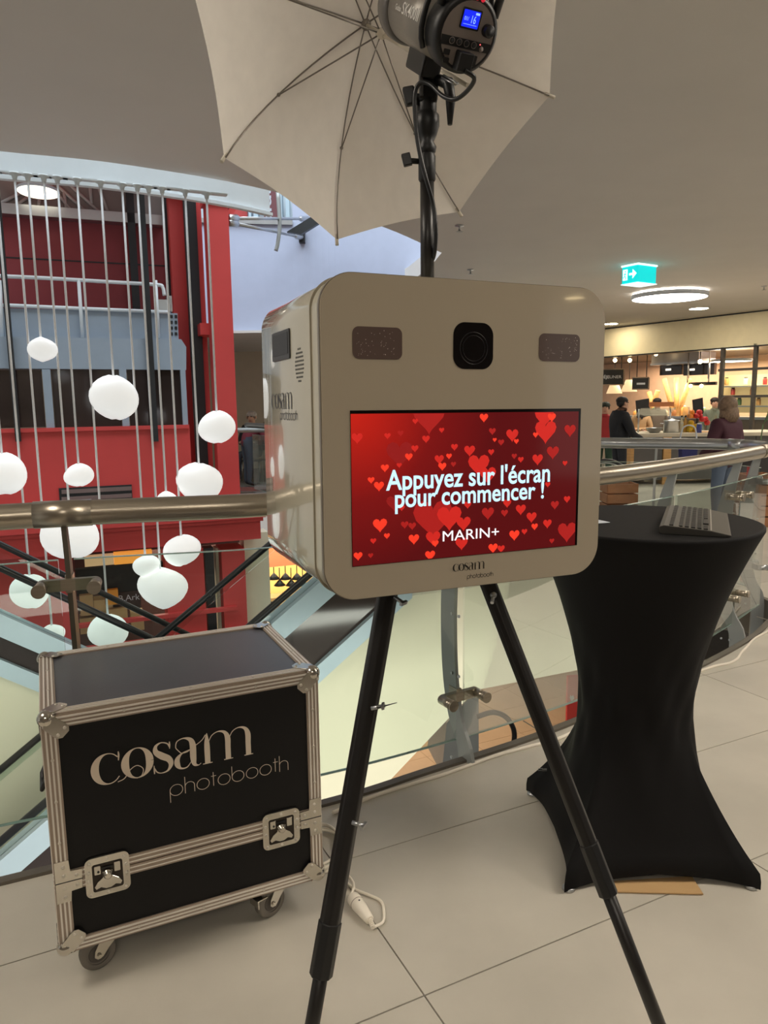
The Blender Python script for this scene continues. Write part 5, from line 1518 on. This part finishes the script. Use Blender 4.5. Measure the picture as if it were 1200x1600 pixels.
# ribbed carrying handle
hp = []
for i in range(19):
    a = R(-35 + 250 * i / 18)
    hp.append(PB + FW * .052 + (FRt * math.cos(a) + FUp * math.sin(a)) * (RB + .006 + .03 * max(0, math.sin(a)) ** 2))
mb = MB(); mb.tube(hp, .0055, 8); mb.build('handle', m_black, fl_, world=True)
for s in (-1, 1):
    a = PB + FW * .02 + FRt * (s * .056) + FUp * .034
    mb = MB(); mb.tube([a, a + FUp * .05 + FRt * s * .004, a + FUp * .10 + FW * .02], [.008, .008, .007], 8); mb.build('handle_arm', m_black, fl_, world=True)
# lettering bent round the left side of the tube
def bent_text(mb, s, x0, ang0, width, height, bold):
    vs_, fs, hw = text2d(s, bold)
    k = height / hw
    ps = []
    for a, b in vs_:
        al = ang0 - (b * k) / (RB)          # climbs round the tube
        ps.append(PB + FW * (x0 - a * width) + (FRt * -math.cos(al) + FUp * -math.sin(al)) * (RB - .0012))
    mb.add(ps, fs)
mb = MB(); bent_text(mb, 'SK400II', .165, R(6), .076, .021, .01); bent_text(mb, 'Godox', .197, R(4), .027, .010, .01); mb.build('lettering', emit('pale_print', (206, 202, 194), .12, base=(206, 202, 194)), fl_, world=True)
# bracket between flash and stand
br = thing('flash_bracket', 'black tilting bracket with knob and long lever under the studio flash', 'bracket', (PX, PY, pz(192)))
zb_ = pz(190)
top_ = PB + FW * .17 - FUp * (RB - .004)
hinge = V((PX + .004, PY - .004, pz(128)))
mb = MB(); mb.lathe([(.010, 0), (.020, .008), (.021, .05), (.016, .06)], (PX, PY, zb_ - .01), (0, 0, 1), 16); mb.build('socket_sleeve', m_black, br, world=True)
mb = MB(); mb.obox(hinge + V((0, 0, -.012)), V((.019, 0, 0)), V((0, .016, 0)), V((.002, 0, .032))); mb.build('hinge_block', m_black, br, world=True, bevel=.005)
mb = MB(); mb.obox((hinge + top_) / 2 + V((.0, 0, .012)), FRt * .022, FW * .04, FUp * .026); mb.build('saddle_arm', m_black, br, world=True, bevel=.005)
mb = MB(); mb.obox(V((PX - .012, PY - .01, pz(118))), V((.004, 0, 0)), V((0, .018, 0)), V((0, 0, .05))); mb.build('side_plate', mat('dark_grey_plate', (62, 60, 58), .4), br, world=True, bevel=.002)
kc = at_y(642, 152, PY - .01)
mb = MB(); mb.cyl(kc, V((PX, PY - .01, kc.z)), .007, n=10); mb.obox(kc + V((-.002, 0, .002)), V((.012, 0, .002)), V((0, .008, 0)), V((-.004, 0, .018))); mb.build('tilt_knob', m_black, br, world=True, bevel=.004)
a = at_y(655, 103, PY); mb = MB(); mb.cyl(a - V((.008, 0, 0)), a + V((.03, 0, 0)), .008, n=10); mb.build('umbrella_screw', m_black, br, world=True, bevel=.001)
a, b, c_ = at_y(700, 130, PY - .03), at_y(704, 152, PY - .03), at_y(703, 195, PY - .03)
mb = MB(); mb.tube([hinge + V((.015, -.01, 0)), a, b, c_], [.010, .013, .011, .005], 8); mb.build('tilt_lever', m_black, br, world=True)
mb = MB(); mb.tube([at_y(693, 117, PY - .05), at_y(716, 131, PY - .07), at_y(712, 133, PY - .07), at_y(690, 121, PY - .05)], .0018, 6); mb.build('wire_loop', m_steel, br, world=True)
# umbrella
UC = V((-.033, 2.091, 2.478)); URr, UE, UROT = .5, .193, 5.589
ua = NA.cross(V((0, 0, 1))).normalized(); ub = ua.cross(NA)
um = thing('photo_umbrella', 'white translucent photo umbrella with eight ribs open towards the flash', 'umbrella', UC + NA * .2)
ALF = R(58)
def rib_pt(k, t, sh=0.0):
    an = UROT - k * math.pi / 4
    r = URr * math.sin(t * ALF) / math.sin(ALF) - sh
    e = UE * (1 - math.cos(t * ALF)) / (1 - math.cos(ALF))
    return UC + NA * e + (ua * math.cos(an) + ub * math.sin(an)) * r
m_umb = cloth('white_nylon', (246, 240, 230), .5)
NT, NS = 12, 8
for k in range(8):
    mb = MB(); ps, fs = [], []
    for i in range(NT + 1):
        t = i / NT
        for j in range(NS + 1):
            s = j / NS
            p = rib_pt(k, t).lerp(rib_pt(k + 1, t), s)
            ctr = UC + NA * (p - UC).dot(NA)
            p = p + (ctr - p) * (.022 * math.sin(math.pi * s) * t * t)
            p = p + NA * (.010 * math.sin(math.pi * s) * math.sin(math.pi * t))
            ps.append(p)
    for i in range(NT):
        for j in range(NS):
            a = i * (NS + 1) + j
            fs.append((a, a + 1, a + NS + 2, a + NS + 1))
    mb.add(ps, fs, True); mb.build('canopy_panel', m_umb, um, world=True)
m_rib = mat('rib_steel', (132, 126, 118), .35, .6)
m_shaft = mat('white_shaft', (214, 206, 190), .35)
run_ = UC + NA * .115
for k in range(8):
    mb = MB(); mb.tube([rib_pt(k, t / 10, .004) + NA * .004 for t in range(11)], .0021, 6); mb.build('rib', m_rib, um, world=True)
    m_ = rib_pt(k, .52, .004) + NA * .006
    mb = MB(); mb.tube([run_, m_], .0019, 6); mb.build('stretcher', m_rib, um, world=True)
    mb = MB(); mb.ball(rib_pt(k, .52, .004) + NA * .005, .005, 6, 5); mb.build('joint', m_rib, um, world=True)
    d = (rib_pt(k, 1) - rib_pt(k, .97)).normalized()
    mb = MB(); mb.cyl(rib_pt(k, 1) - d * .014, rib_pt(k, 1) + d * .016, .0050, n=8); mb.build('rib_tip', m_shaft, um, world=True)
mb = MB(); mb.cyl(UC - NA * .02, UC + NA * .60, .0048, n=10); mb.build('shaft', m_shaft, um, world=True)
mb = MB(); mb.lathe([(.006, -.012), (.012, -.008), (.012, .008), (.007, .025)], run_, NA, 14); mb.build('runner', m_shaft, um, world=True)
mb = MB(); mb.lathe([(.012, 0), (.014, .006), (.006, .014)], UC + NA * .004, NA, 14); mb.build('crown_notch', m_rib, um, world=True)
# mains cable of the flash
cb = [fp(0, -.052, .022), at_y(741, 122, 1.47), at_y(732, 140, 1.50), at_y(712, 155, 1.53), at_y(692, 150, 1.55), at_y(672, 132, 1.57), at_y(656, 130, 1.58), at_y(648, 150, 1.585), at_y(650, 200, 1.59), at_y(656, 240, 1.59), at_y(666, 280, 1.59), at_y(677, 320, 1.60), at_y(681, 360, 1.60), at_y(679, 395, 1.61), at_y(672, 420, 1.62), V((PX + .012, PY - .01, 1.728))]
mb = MB(); mb.tube(spline(cb, 6), .0044, 8); tag(mb.build('power_cable', m_rubber), 'black power cable looping from the flash down the stand', 'cable')

# ------------------------------------------------------------------ flight case
CO, CA = V((-.839, 1.694, 0)), .433
case = thing('flight_case', 'black flight case with aluminium edges and ball corners on castors', 'flight case', CO, CA)
W, D, Hc, Z0 = .708, .498, .639, .115
Z1 = Z0 + Hc
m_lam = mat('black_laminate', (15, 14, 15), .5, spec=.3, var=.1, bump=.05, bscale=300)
m_top = mat('laminate_top_sheen', (78, 80, 86), .30, var=.05, bump=.05, bscale=300)  # laminate lightened on top, bluish sheen put into the colour
m_alu = mat('aluminium_profile', (236, 230, 222), .36, .40, var=.05, scale=3, stretch=(1, 1, 1))
m_alud = mat('aluminium_groove_shade', (168, 152, 138), .4, .5, var=.05)  # darker copy of the aluminium, shade between the ribs put into the colour
m_chrome = mat('nickel_plate', (206, 200, 190), .14, .95, var=.04)
m_rivet = mat('rivet', (222, 216, 206), .3, .8)
zm = .312
e_ = .003
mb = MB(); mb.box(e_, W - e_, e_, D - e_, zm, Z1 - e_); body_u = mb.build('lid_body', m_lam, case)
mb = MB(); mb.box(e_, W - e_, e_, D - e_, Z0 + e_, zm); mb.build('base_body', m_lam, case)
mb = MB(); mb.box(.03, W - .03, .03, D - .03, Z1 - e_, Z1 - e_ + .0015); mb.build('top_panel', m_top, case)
mb = MB(); mb.box(.03, W - .03, e_ - .0012, e_, zm + .02, Z1 - .03); mb.build('front_panel', m_lam, case)
tw = .034
def trim(p0, p1, na, nb):
    """L profile along an edge, legs on the faces with outward normals na and nb; three ribs on each leg"""
    p0, p1, na, nb = V(p0), V(p1), V(na), V(nb)
    d = (p1 - p0); L = d.length / 2; d.normalize(); c = (p0 + p1) / 2
    mb = MB()
    for n_, o_ in ((na, nb), (nb, na)):
        mb.cur = 0
        mb.obox(c - o_ * (tw / 2), d * L, o_ * (tw / 2), n_ * .0022)
        mb.cur = 1
        for i in range(3): mb.obox(c - o_ * (.007 + i * .010) + n_ * .0030, d * L, o_ * .0022, n_ * .0018)
    return mb.build('edge_profile', [m_alud, m_alu], case)
xn, xp, yn, yp, zn, zp = (-1, 0, 0), (1, 0, 0), (0, -1, 0), (0, 1, 0), (0, 0, -1), (0, 0, 1)
for z, nz in ((Z0, zn), (Z1, zp)):
    trim((0, 0, z), (W, 0, z), yn, nz); trim((0, D, z), (W, D, z), yp, nz); trim((0, 0, z), (0, D, z), xn, nz); trim((W, 0, z), (W, D, z), xp, nz)
for x, nx in ((0, xn), (W, xp)):
    for y, ny in ((0, yn), (D, yp)): trim((x, y, Z0), (x, y, Z1), nx, ny)
# tongue and groove band
for za, zb2 in ((zm - .027, zm - .0015), (zm + .0015, zm + .027)):
    for fx in ('f', 'b', 'l', 'r'):
        mb = MB()
        zc_ = (za + zb2) / 2; hz = (zb2 - za) / 2
        if fx in 'fb':
            y = 0 if fx == 'f' else D; n_ = V((0, -1 if fx == 'f' else 1, 0))
            mb.obox((W / 2, y, zc_), V((W / 2, 0, 0)), n_ * .0022, V((0, 0, hz)))
            mb.cur = 1
            for i in (-1, 1): mb.obox(V((W / 2, y, zc_ + i * .006)) + n_ * .0026, V((W / 2, 0, 0)), n_ * .0012, V((0, 0, .0016)))
        else:
            x = 0 if fx == 'l' else W; n_ = V((-1 if fx == 'l' else 1, 0, 0))
            mb.obox((x, D / 2, zc_), V((0, D / 2, 0)), n_ * .0022, V((0, 0, hz)))
            mb.cur = 1
            for i in (-1, 1): mb.obox(V((x, D / 2, zc_ + i * .006)) + n_ * .0026, V((0, D / 2, 0)), n_ * .0012, V((0, 0, .0016)))
        mb.build('band_profile', [m_alud, m_alu], case)
# rivets
rv = MB(); rv.lathe([(.0042, 0), (.0042, .0014), (.0026, .0024), (.0012, .0016)], (0, 0, 0), (0, 0, 1), 10); rv_me = rv.build('rivet', m_rivet, case)
def rivet(p, n_):
    o = rivet.first and dup(rv_me, case) or rv_me
    rivet.first = True
    o.matrix_basis = Matrix.Translation(V(p)) @ V(n_).to_track_quat('Z', 'Y').to_matrix().to_4x4()
rivet.first = False
for x in (.19, .36, .53): 
    rivet((x, -.0038, Z1 - .017), yn); rivet((x, .017, Z1 + .0038), zp); rivet((x, -.0038, Z0 + .017), yn); rivet((x, D - .017, Z1 + .0038), zp)
for z in (.42, .53, .64): rivet((.017, -.0038, z), yn); rivet((W - .017, -.0038, z), yn)
for y in (.17, .33): rivet((.017, y, Z1 + .0038), zp); rivet((W - .017, y, Z1 + .0038), zp)
# ball corners
def blob(a, b, L=.066, wd=.030):
    """leaf outline from the corner (0,0) towards (1,1)"""
    pts = [(.004, .004), (.030, .002), (.040, .012), (.052, .022), (.060, .032), (.060, .044), (.052, .052), (.044, .060), (.032, .060), (.022, .052), (.012, .040), (.002, .030)]
    return [(p[0] * a, p[1] * b) for p in pts]
for x, sx in ((0, 1), (W, -1)):
    for y, sy in ((0, 1), (D, -1)):
        for z, sz in ((Z0, 1), (Z1, -1)):
            c = V((x + sx * .010, y + sy * .010, z + sz * .010))
            mb = MB(); mb.ball(c, .0215, 16, 10); cn = mb.build('ball_corner', m_chrome, case)
            mb = MB()
            mb.prism(blob(sx, sz), (x, y - sy * .0055, z), X, Z, V((0, -sy * .0018, 0)))
            mb.prism(blob(sy, sz), (x - sx * .0055, y, z), Y_, Z, V((-sx * .0018, 0, 0)))
            mb.prism(blob(sx, sy), (x, y, z - sz * .0055), X, Y_, V((0, 0, -sz * .0018)))
            mb.build('corner_plate', m_chrome, case, bevel=.0008, seg=1)
            if y == 0:
                for a, b in ((.050, .034), (.034, .050)): rivet((x + sx * a, y - .0072, z + sz * b), yn)
            if z == Z1:
                for a, b in ((.050, .034), (.034, .050)): rivet((x + sx * a, y + sy * b, z + .0072), zp)
# corner brackets at the band ends
for x, sx in ((0, 1), (W, -1)):
    mb = MB(); mb.prism([(0, -.055), (sx * .034, -.055), (sx * .036, -.028), (sx * .062, -.026), (sx * .064, .026), (sx * .036, .028), (sx * .034, .058), (0, .058)], (x, -.0042, zm), X, Z, (0, -.0016, 0)); mb.build('band_bracket', m_chrome, case, bevel=.0006, seg=1)
    mb = MB(); mb.box(x, x + sx * .064, -.0062, -.0056, zm - .0012, zm + .0012) if sx > 0 else mb.box(x + sx * .064, x, -.0062, -.0056, zm - .0012, zm + .0012); mb.build('bracket_gap', m_black, case)
    for a, b in ((.020, .042), (.020, .018), (.050, .014), (.050, -.014), (.020, -.016), (.020, -.040)): rivet((x + sx * a, -.0058, zm + b), yn)
# butterfly latches
m_pit = mat('latch_pit', (58, 52, 46), .35, .7)
for cx in (.123, .587):
    o = V((cx, 0, zm - .008))
    mb = MB(); hw, hh = .054, .054
    outer, inner = rrect(-hw, hw, -hh, hh, .016, 5), rrect(-.037, .037, -.040, .036, .006, 5)
    n = len(outer); ps = [o + V((p[0], -.0075, p[1])) for p in outer] + [o + V((p[0], -.0075, p[1])) for p in inner] + [o + V((p[0], -.002, p[1])) for p in outer] + [o + V((p[0], -.0035, p[1])) for p in inner]
    fs = []
    for i in range(n):
        j = (i + 1) % n
        fs += [(i, j, n + j, n + i), (2 * n + i, 2 * n + j, j, i), (n + i, n + j, 3 * n + j, 3 * n + i)]
    mb.add(ps, fs); la = mb.build('latch_dish', m_chrome, case)
    mb = MB(); mb.prism(inner, o + V((0, -.0046, 0)), X, Z, (0, .0008, 0)); mb.build('latch_pit', m_pit, case)
    mb = MB()
    mb.prism([(-.012, .012), (.012, .012), (.012, -.004), (.026, -.014), (.034, -.026), (.030, -.034), (.018, -.030), (.006, -.036), (-.006, -.036), (-.018, -.030), (-.030, -.034), (-.034, -.026), (-.026, -.014), (-.012, -.004)], o + V((0, -.0085, 0)), X, Z, (0, .003, 0))
    mb.prism(rrect(-.032, -.016, .006, .030, .002, 2), o + V((0, -.0075, 0)), X, Z, (0, .002, 0)); mb.prism(rrect(.016, .032, .004, .030, .002, 2), o + V((0, -.0075, 0)), X, Z, (0, .002, 0))
    mb.build('butterfly_wing', m_chrome, case, bevel=.0008, seg=1)
    mb = MB(); mb.prism([(-.013, .020), (.013, .020), (.013, .024), (-.013, .024)], o + V((0, -.0088, 0)), X, Z, (0, .003, 0)); mb.cyl(o + V((-.022, -.0075, .014)), o + V((-.022, -.0088, .014)), .003, n=8); mb.build('latch_slot', m_black, case)
    mb = MB(); mb.lathe([(.013, 0), (.013, .003), (.0095, .005), (.0095, .011), (.006, .0135)], o + V((0, -.008, .004)), (0, -1, 0), 8); mb.build('latch_knob', m_chrome, case)
    for a, b in ((0, .046), (.042, .042), (-.042, .042), (.046, .018), (.046, -.006), (-.046, .018), (-.046, -.006), (.042, -.044), (-.042, -.044), (0, -.047)): rivet(o + V((a, -.0078, b)), yn)
# logo on the front
m_print = mat('cream_print', (226, 210, 190), .5)
mb = MB(); put_strokes(mb, LS, LW, V((.104, -.0022 + e_ * 0, .545)), X, Z, .418, 1.02); mb.build('case_logo', m_print, case)
mb = MB(); TS2, TW2 = thin_strokes('photobooth', .038); put_strokes(mb, TS2, TW2, V((.290, -.0022, .475)), X, Z, .325, .93); mb.build('case_logo_small', m_print, case)
# handle on the left side
mb = MB(); mb.prism(rrect(.17, .33, .43, .53, .012, 4), (-.001, 0, 0), Y_, Z, (-.004, 0, 0)); mb.build('side_dish', m_chrome, case, bevel=.001, seg=1)
mb = MB(); mb.tube([V((-.004, .20, .50)), V((-.018, .20, .47)), V((-.018, .30, .47)), V((-.004, .30, .50))], .006, 8); mb.build('side_handle', m_black, case)
# castors
m_tyre = mat('grey_tyre', (122, 116, 108), .6)
m_hub = mat('castor_hub', (92, 86, 80), .5)
def castor(x, y, ang, brake):
    u = V((math.cos(ang), math.sin(ang), 0)); w = V((-u.y, u.x, 0))
    c = V((x, y, 0)); ax = c + u * .030 + V((0, 0, .047))
    mb = MB(); mb.box(x - .045, x + .045, y - .04, y + .04, Z0 - .005, Z0 - .0024); mb.cyl(c + V((0, 0, .098)), c + V((0, 0, Z0 - .004)), .028, n=16); mb.build('castor_plate', m_chrome, case)
    mb = MB()
    for s in (-1, 1):
        mb.prism([(-.026, .098), (.020, .098), (.040, .062), (.042, .044), (.034, .036), (.020, .040), (.004, .06), (-.026, .088)], c + w * (s * .020), u, Z, w * (s * .0025))
    mb.obox(c + V((0, 0, .097)), u * .024, w * .021, V((0, 0, .0015)))
    fk = mb.build('castor_fork', m_chrome, case, bevel=.0006, seg=1)
    mb = MB(); mb.lathe([(.030, -.015), (.043, -.0155), (.0465, -.010), (.0465, .010), (.043, .0155), (.030, .015)], ax, w, 28, cap=False); mb.lathe([(.031, -.012), (.031, .012)], ax, w, 24); mb.build('castor_tyre', m_tyre, case)
    mb = MB(); mb.lathe([(.024, -.0135), (.026, -.012), (.026, .012), (.024, .0135)], ax, w, 24); mb.build('castor_hub', m_hub, case)
    mb = MB(); mb.cyl(ax - w * .028, ax + w * .028, .006, n=8); mb.cyl(ax - w * .030, ax - w * .024, .009, n=6, smooth=False); mb.build('axle_bolt', m_chrome, case)
    if brake:
        mb = MB(); mb.obox(c + u * .068 + V((0, 0, .078)), u * .018, w * .022, V((0, 0, .002)) + u * .0); mb.obox(c + u * .082 + V((0, 0, .066)), u * .002, w * .022, V((0, 0, .012))); mb.build('brake_pedal', m_chrome, case, bevel=.001, seg=1)
castor(.115, .07, R(190), False)
castor(.590, .07, R(200), True)
castor(.115, D - .07, R(150), False)
castor(.590, D - .07, R(20), True)

# ------------------------------------------------------------------ high table with black stretch cover
TC = V((.837, 2.355, 0)); TH, TR = 1.11, .365
table = thing('cocktail_table', 'tall round cocktail table under a black stretch cover pulled down to its feet', 'table', TC)
m_cover = mat('black_stretch_cloth', (13, 12, 13), .75, spec=.25, var=.12, bump=.04, bscale=200)
NA_, NZ_ = 96, 40
ps, fs = [], []
def section(z, th):
    zw = .47
    if z >= zw:
        t = (z - zw) / (TH - zw)
        r = .182 + (TR - .182) * t ** 1.75
    else:
        t = (zw - max(z, .05)) / (zw - .05)
        c, s = abs(math.cos(th)), abs(math.sin(th))
        sq = .262 / max(c, s)
        k = min(c, s) / max(c, s)
        sq = sq + .055 * k ** 6
        w = t ** 1.55
        r = .182 * (1 - w) + sq * w
    g = math.exp(-((z - .52) / .22) ** 2)
    r += .0035 * g * math.sin(9 * th + 16 * z) + .002 * g * math.sin(17 * th - 22 * z + 1)
    return r
for i in range(NZ_ + 1):
    z = TH - .012 - (TH - .012) * (i / NZ_)
    for j in range(NA_):
        th = 2 * math.pi * j / NA_
        c, s = abs(math.cos(th)), abs(math.sin(th))
        k = min(c, s) / max(c, s)
        zz = z
        lift = .030 * (1 - k) ** .8 * max(0, 1 - z / .12) + .007 * max(0, 1 - z / .12)
        r = section(z, th)
        ps.append((r * math.cos(th), r * math.sin(th), zz + lift))
for i in range(NZ_):
    for j in range(NA_):
        fs.append((i * NA_ + j, i * NA_ + NA_ + j, i * NA_ + NA_ + (j + 1) % NA_, i * NA_ + (j + 1) % NA_))
mb = MB(); mb.add(ps, fs, True)
k0 = len(mb.v)
mb.v += [V(((TR - .006) * math.cos(2 * math.pi * j / NA_), (TR - .006) * math.sin(2 * math.pi * j / NA_), TH - .003)) for j in range(NA_)] + [V(((TR - .014) * math.cos(2 * math.pi * j / NA_), (TR - .014) * math.sin(2 * math.pi * j / NA_), TH)) for j in range(NA_)]
for j in range(NA_):
    a, b = j, (j + 1) % NA_
    for f in ((a, b, k0 + b, k0 + a), (k0 + a, k0 + b, k0 + NA_ + b, k0 + NA_ + a)): mb.f.append(list(f)); mb.sm.append(True); mb.mi.append(0)
mb.f.append([k0 + NA_ + j for j in range(NA_)]); mb.sm.append(False); mb.mi.append(0)
mb.build('stretch_cover', m_cover, table)
for sx in (-1, 1):
    for sy in (-1, 1):
        c = V((sx * .282, sy * .278, 0))
        mb = MB(); mb.lathe([(.016, 0), (.020, .003), (.019, .010), (.010, .014)], c, (0, 0, 1), 14); mb.build('foot', m_steel, table)
mb = MB(); mb.cyl((0, 0, .05), (0, 0, TH - .02), .035, n=14); mb.build('pedestal', m_darkmetal, table)
c = at_z(1028, 1386, .006)
mb = MB(); mb.prism([(-.13, -.02), (.125, -.035), (.125, .05), (-.13, .03)], V((c.x, c.y, .003)), X, Y_, V((0, 0, .004))); o = mb.build('cardboard_sheet', m_card); o.rotation_euler = (0, 0, 0); tag(o, 'brown cardboard piece showing under the front hem of the black table cover', 'cardboard')
mb = MB(); a = at_z(830, 1262, .0); zc2 = at_y(851, 1203, 2.56)
mb.obox(zc2, V((.008, 0, 0)), V((0, .002, 0)), V((0, 0, .004))); mb.tube([zc2 + V((-.008, 0, .006)), zc2 + V((-.024, 0, .006)), zc2 + V((-.024, 0, -.002)), zc2 + V((-.010, 0, -.002))], .0012, 5)
mb.build('zip_puller', m_steel, table, world=True)

# paper corner and keyboard on the table
c = at_z(928, 815, TH + .002)
mb = MB(); mb.prism([(-.10, -.07), (.045, -.022), (.012, .055), (-.12, .03)], V((c.x, c.y, TH + .0015)), X, Y_, V((0, 0, .0015))); tag(mb.build('paper_sheet', m_white), 'white paper lying on the table next to the booth edge', 'paper')
ka, kb_, kc_, kd = at_z(1030, 828, TH + .012), at_z(1143, 834, TH + .012), at_z(1132, 800, TH + .012), at_z(1043, 788, TH + .012)
ku = (kb_ - ka); KW = ku.length; ku.z = 0; ku.normalize()
kv = V((-ku.y, ku.x, 0)); KL = .44
kbd = thing('keyboard', 'dark grey computer keyboard with palm rest lying on the black table', 'keyboard', V((ka.x, ka.y, TH + .0005)), math.atan2(ku.y, ku.x))
m_kgrey = mat('keyboard_grey', (62, 60, 57), .45); m_key = mat('key_black', (34, 33, 32), .5); m_kline = mat('key_silver_line', (170, 166, 160), .35, .5)
KW = min(KW, .24)
mb = MB(); mb.prism([(0, .006), (.006, 0), (KW - .02, 0), (KW, .003), (KW, .006), (KW * .73, .016), (.012, .026), (0, .022)], (0, 0, 0), X, Z, (0, KL, 0)); mb.build('keyboard_body', m_kgrey, kbd, bevel=.0015)
mb = MB()
def ktop(x): return .026 + (x - .012) / (KW * .73 - .012) * (-.010)
mb.obox((KW * .725, KL / 2, ktop(KW * .725) + .0004), V((.0018, 0, 0)), V((0, KL / 2 - .004, 0)), V((0, 0, .001))); mb.obox((.052, KL / 2, ktop(.052) + .0004), V((.0016, 0, 0)), V((0, KL / 2 - .004, 0)), V((0, 0, .001))); mb.build('silver_line', m_kline, kbd)
km = MB(); km.prism([(-.0075, -.009), (.0075, -.009), (.0075, .009), (-.0075, .009)], (0, 0, 0), X, Y_, V((0, 0, .006))); key0 = km.build('key', m_key, kbd, bevel=.001, seg=1)
km = MB(); km.prism([(-.0075, -.042), (.0075, -.042), (.0075, .042), (-.0075, .042)], (0, 0, 0), X, Y_, V((0, 0, .006))); keyl = km.build('space_key', m_key, kbd, bevel=.001, seg=1)
rows = [.036, .064, .083, .102, .121, .140]
rows = [r * KW / .215 for r in rows]
first = True
for ri, rx in enumerate(rows):
    n = 19
    for k in range(n):
        y = .018 + k * (KL - .036) / (n - 1)
        if ri == 5 and 3 <= k <= 8: continue
        o = key0 if first else dup(key0, kbd)
        first = False
        o.location = (rx, y, ktop(rx) - .001)
        if ri == 0: o.scale = (.75, .85, .8)
keyl.location = (rows[5], .018 + 5.5 * (KL - .036) / 18, ktop(rows[5]) - .001)

# ------------------------------------------------------------------ white cable along the slab edge, coil and connector
m_cable = mat('white_cable', (242, 234, 218), .5)
pts = [at_z(x, y, .005) for x, y in ((520, 1270), (570, 1249), (640, 1226), (700, 1208), (774, 1181), (828, 1166), (880, 1151), (960, 1110), (1040, 1072), (1087, 1051), (1116, 1041), (1140, 1036), (1152, 1029), (1158, 1020), (1166, 1012), (1179, 998), (1200, 986), (1240, 962))]
mb = MB(); mb.tube(spline(pts, 6), .0075, 8); tag(mb.build('floor_cable', m_cable), 'long white cable lying along the glass balustrade on the floor', 'cable')
cc_ = at_z(500, 1330, .006)
mb = MB(); loop = []
for i in range(100):
    a = i / 20 * 2 * math.pi
    loop.append(cc_ + V((.075 * math.cos(a) + .010 * math.sin(i * .37), .115 * math.sin(a) + .012 * math.cos(i * .21), .002 + .006 * (i // 20) + .002 * math.sin(i * .5))))
loop += [at_z(540, 1362, .03), at_z(552, 1380, .04), at_z(550, 1395, .03), at_z(545, 1400, .02)]
mb.tube(spline(loop, 3), .0048, 7); tag(mb.build('cable_coil', m_cable), 'coiled white extension cable on the floor beside the case', 'cable')
pa, pb_ = at_z(551, 1402, .022), at_z(578, 1438, .020)
d = (pb_ - pa).normalized()
ec = thing('cable_connector', 'white inline cable connector lying on the floor by the tripod leg', 'connector', V((pa.x, pa.y, 0)))
L = (pb_ - pa).length
w_ = V((-d.y, d.x, 0))
mb = MB()
prof = [(.016, 0), (.020, .004), (.021, .03), (.0205, .031), (.0215, .034), (.019, .06), (.014, L - .004), (.011, L)]
mb.lathe(prof, pa, d, 18); mb.build('connector_shell', m_cable, ec, world=True)
mb = MB(); mb.lathe([(.0213, .0), (.0213, .0015)], pa + d * .0305, d, 18); mb.build('joint_ring', mat('warm_grey_ring', (130, 116, 100), .6), ec, world=True)
mb = MB(); mb.cyl(pa + d * .045 + V((0, 0, .017)), pa + d * .045 + V((0, 0, .0205)), .003, n=10); mb.build('screw_hole', m_black, ec, world=True)
mb = MB()
for i in range(5): mb.lathe([(.007, 0), (.008, .001), (.007, .003)], pb_ + d * (.001 + i * .0042) - V((0, 0, .002 * i)), d, 12)
mb.build('strain_relief', m_cable, ec, world=True)
tail = [pb_ + d * .02 - V((0, 0, .008)), at_z(598, 1441, .008), at_z(600, 1425, .006), at_z(595, 1408, .006), at_z(575, 1398, .006), at_z(555, 1390, .008), at_z(540, 1378, .008), at_z(520, 1365, .006)]
mb = MB(); mb.tube(spline(tail, 6), .0045, 8); mb.build('cable_tail', m_cable, ec, world=True)
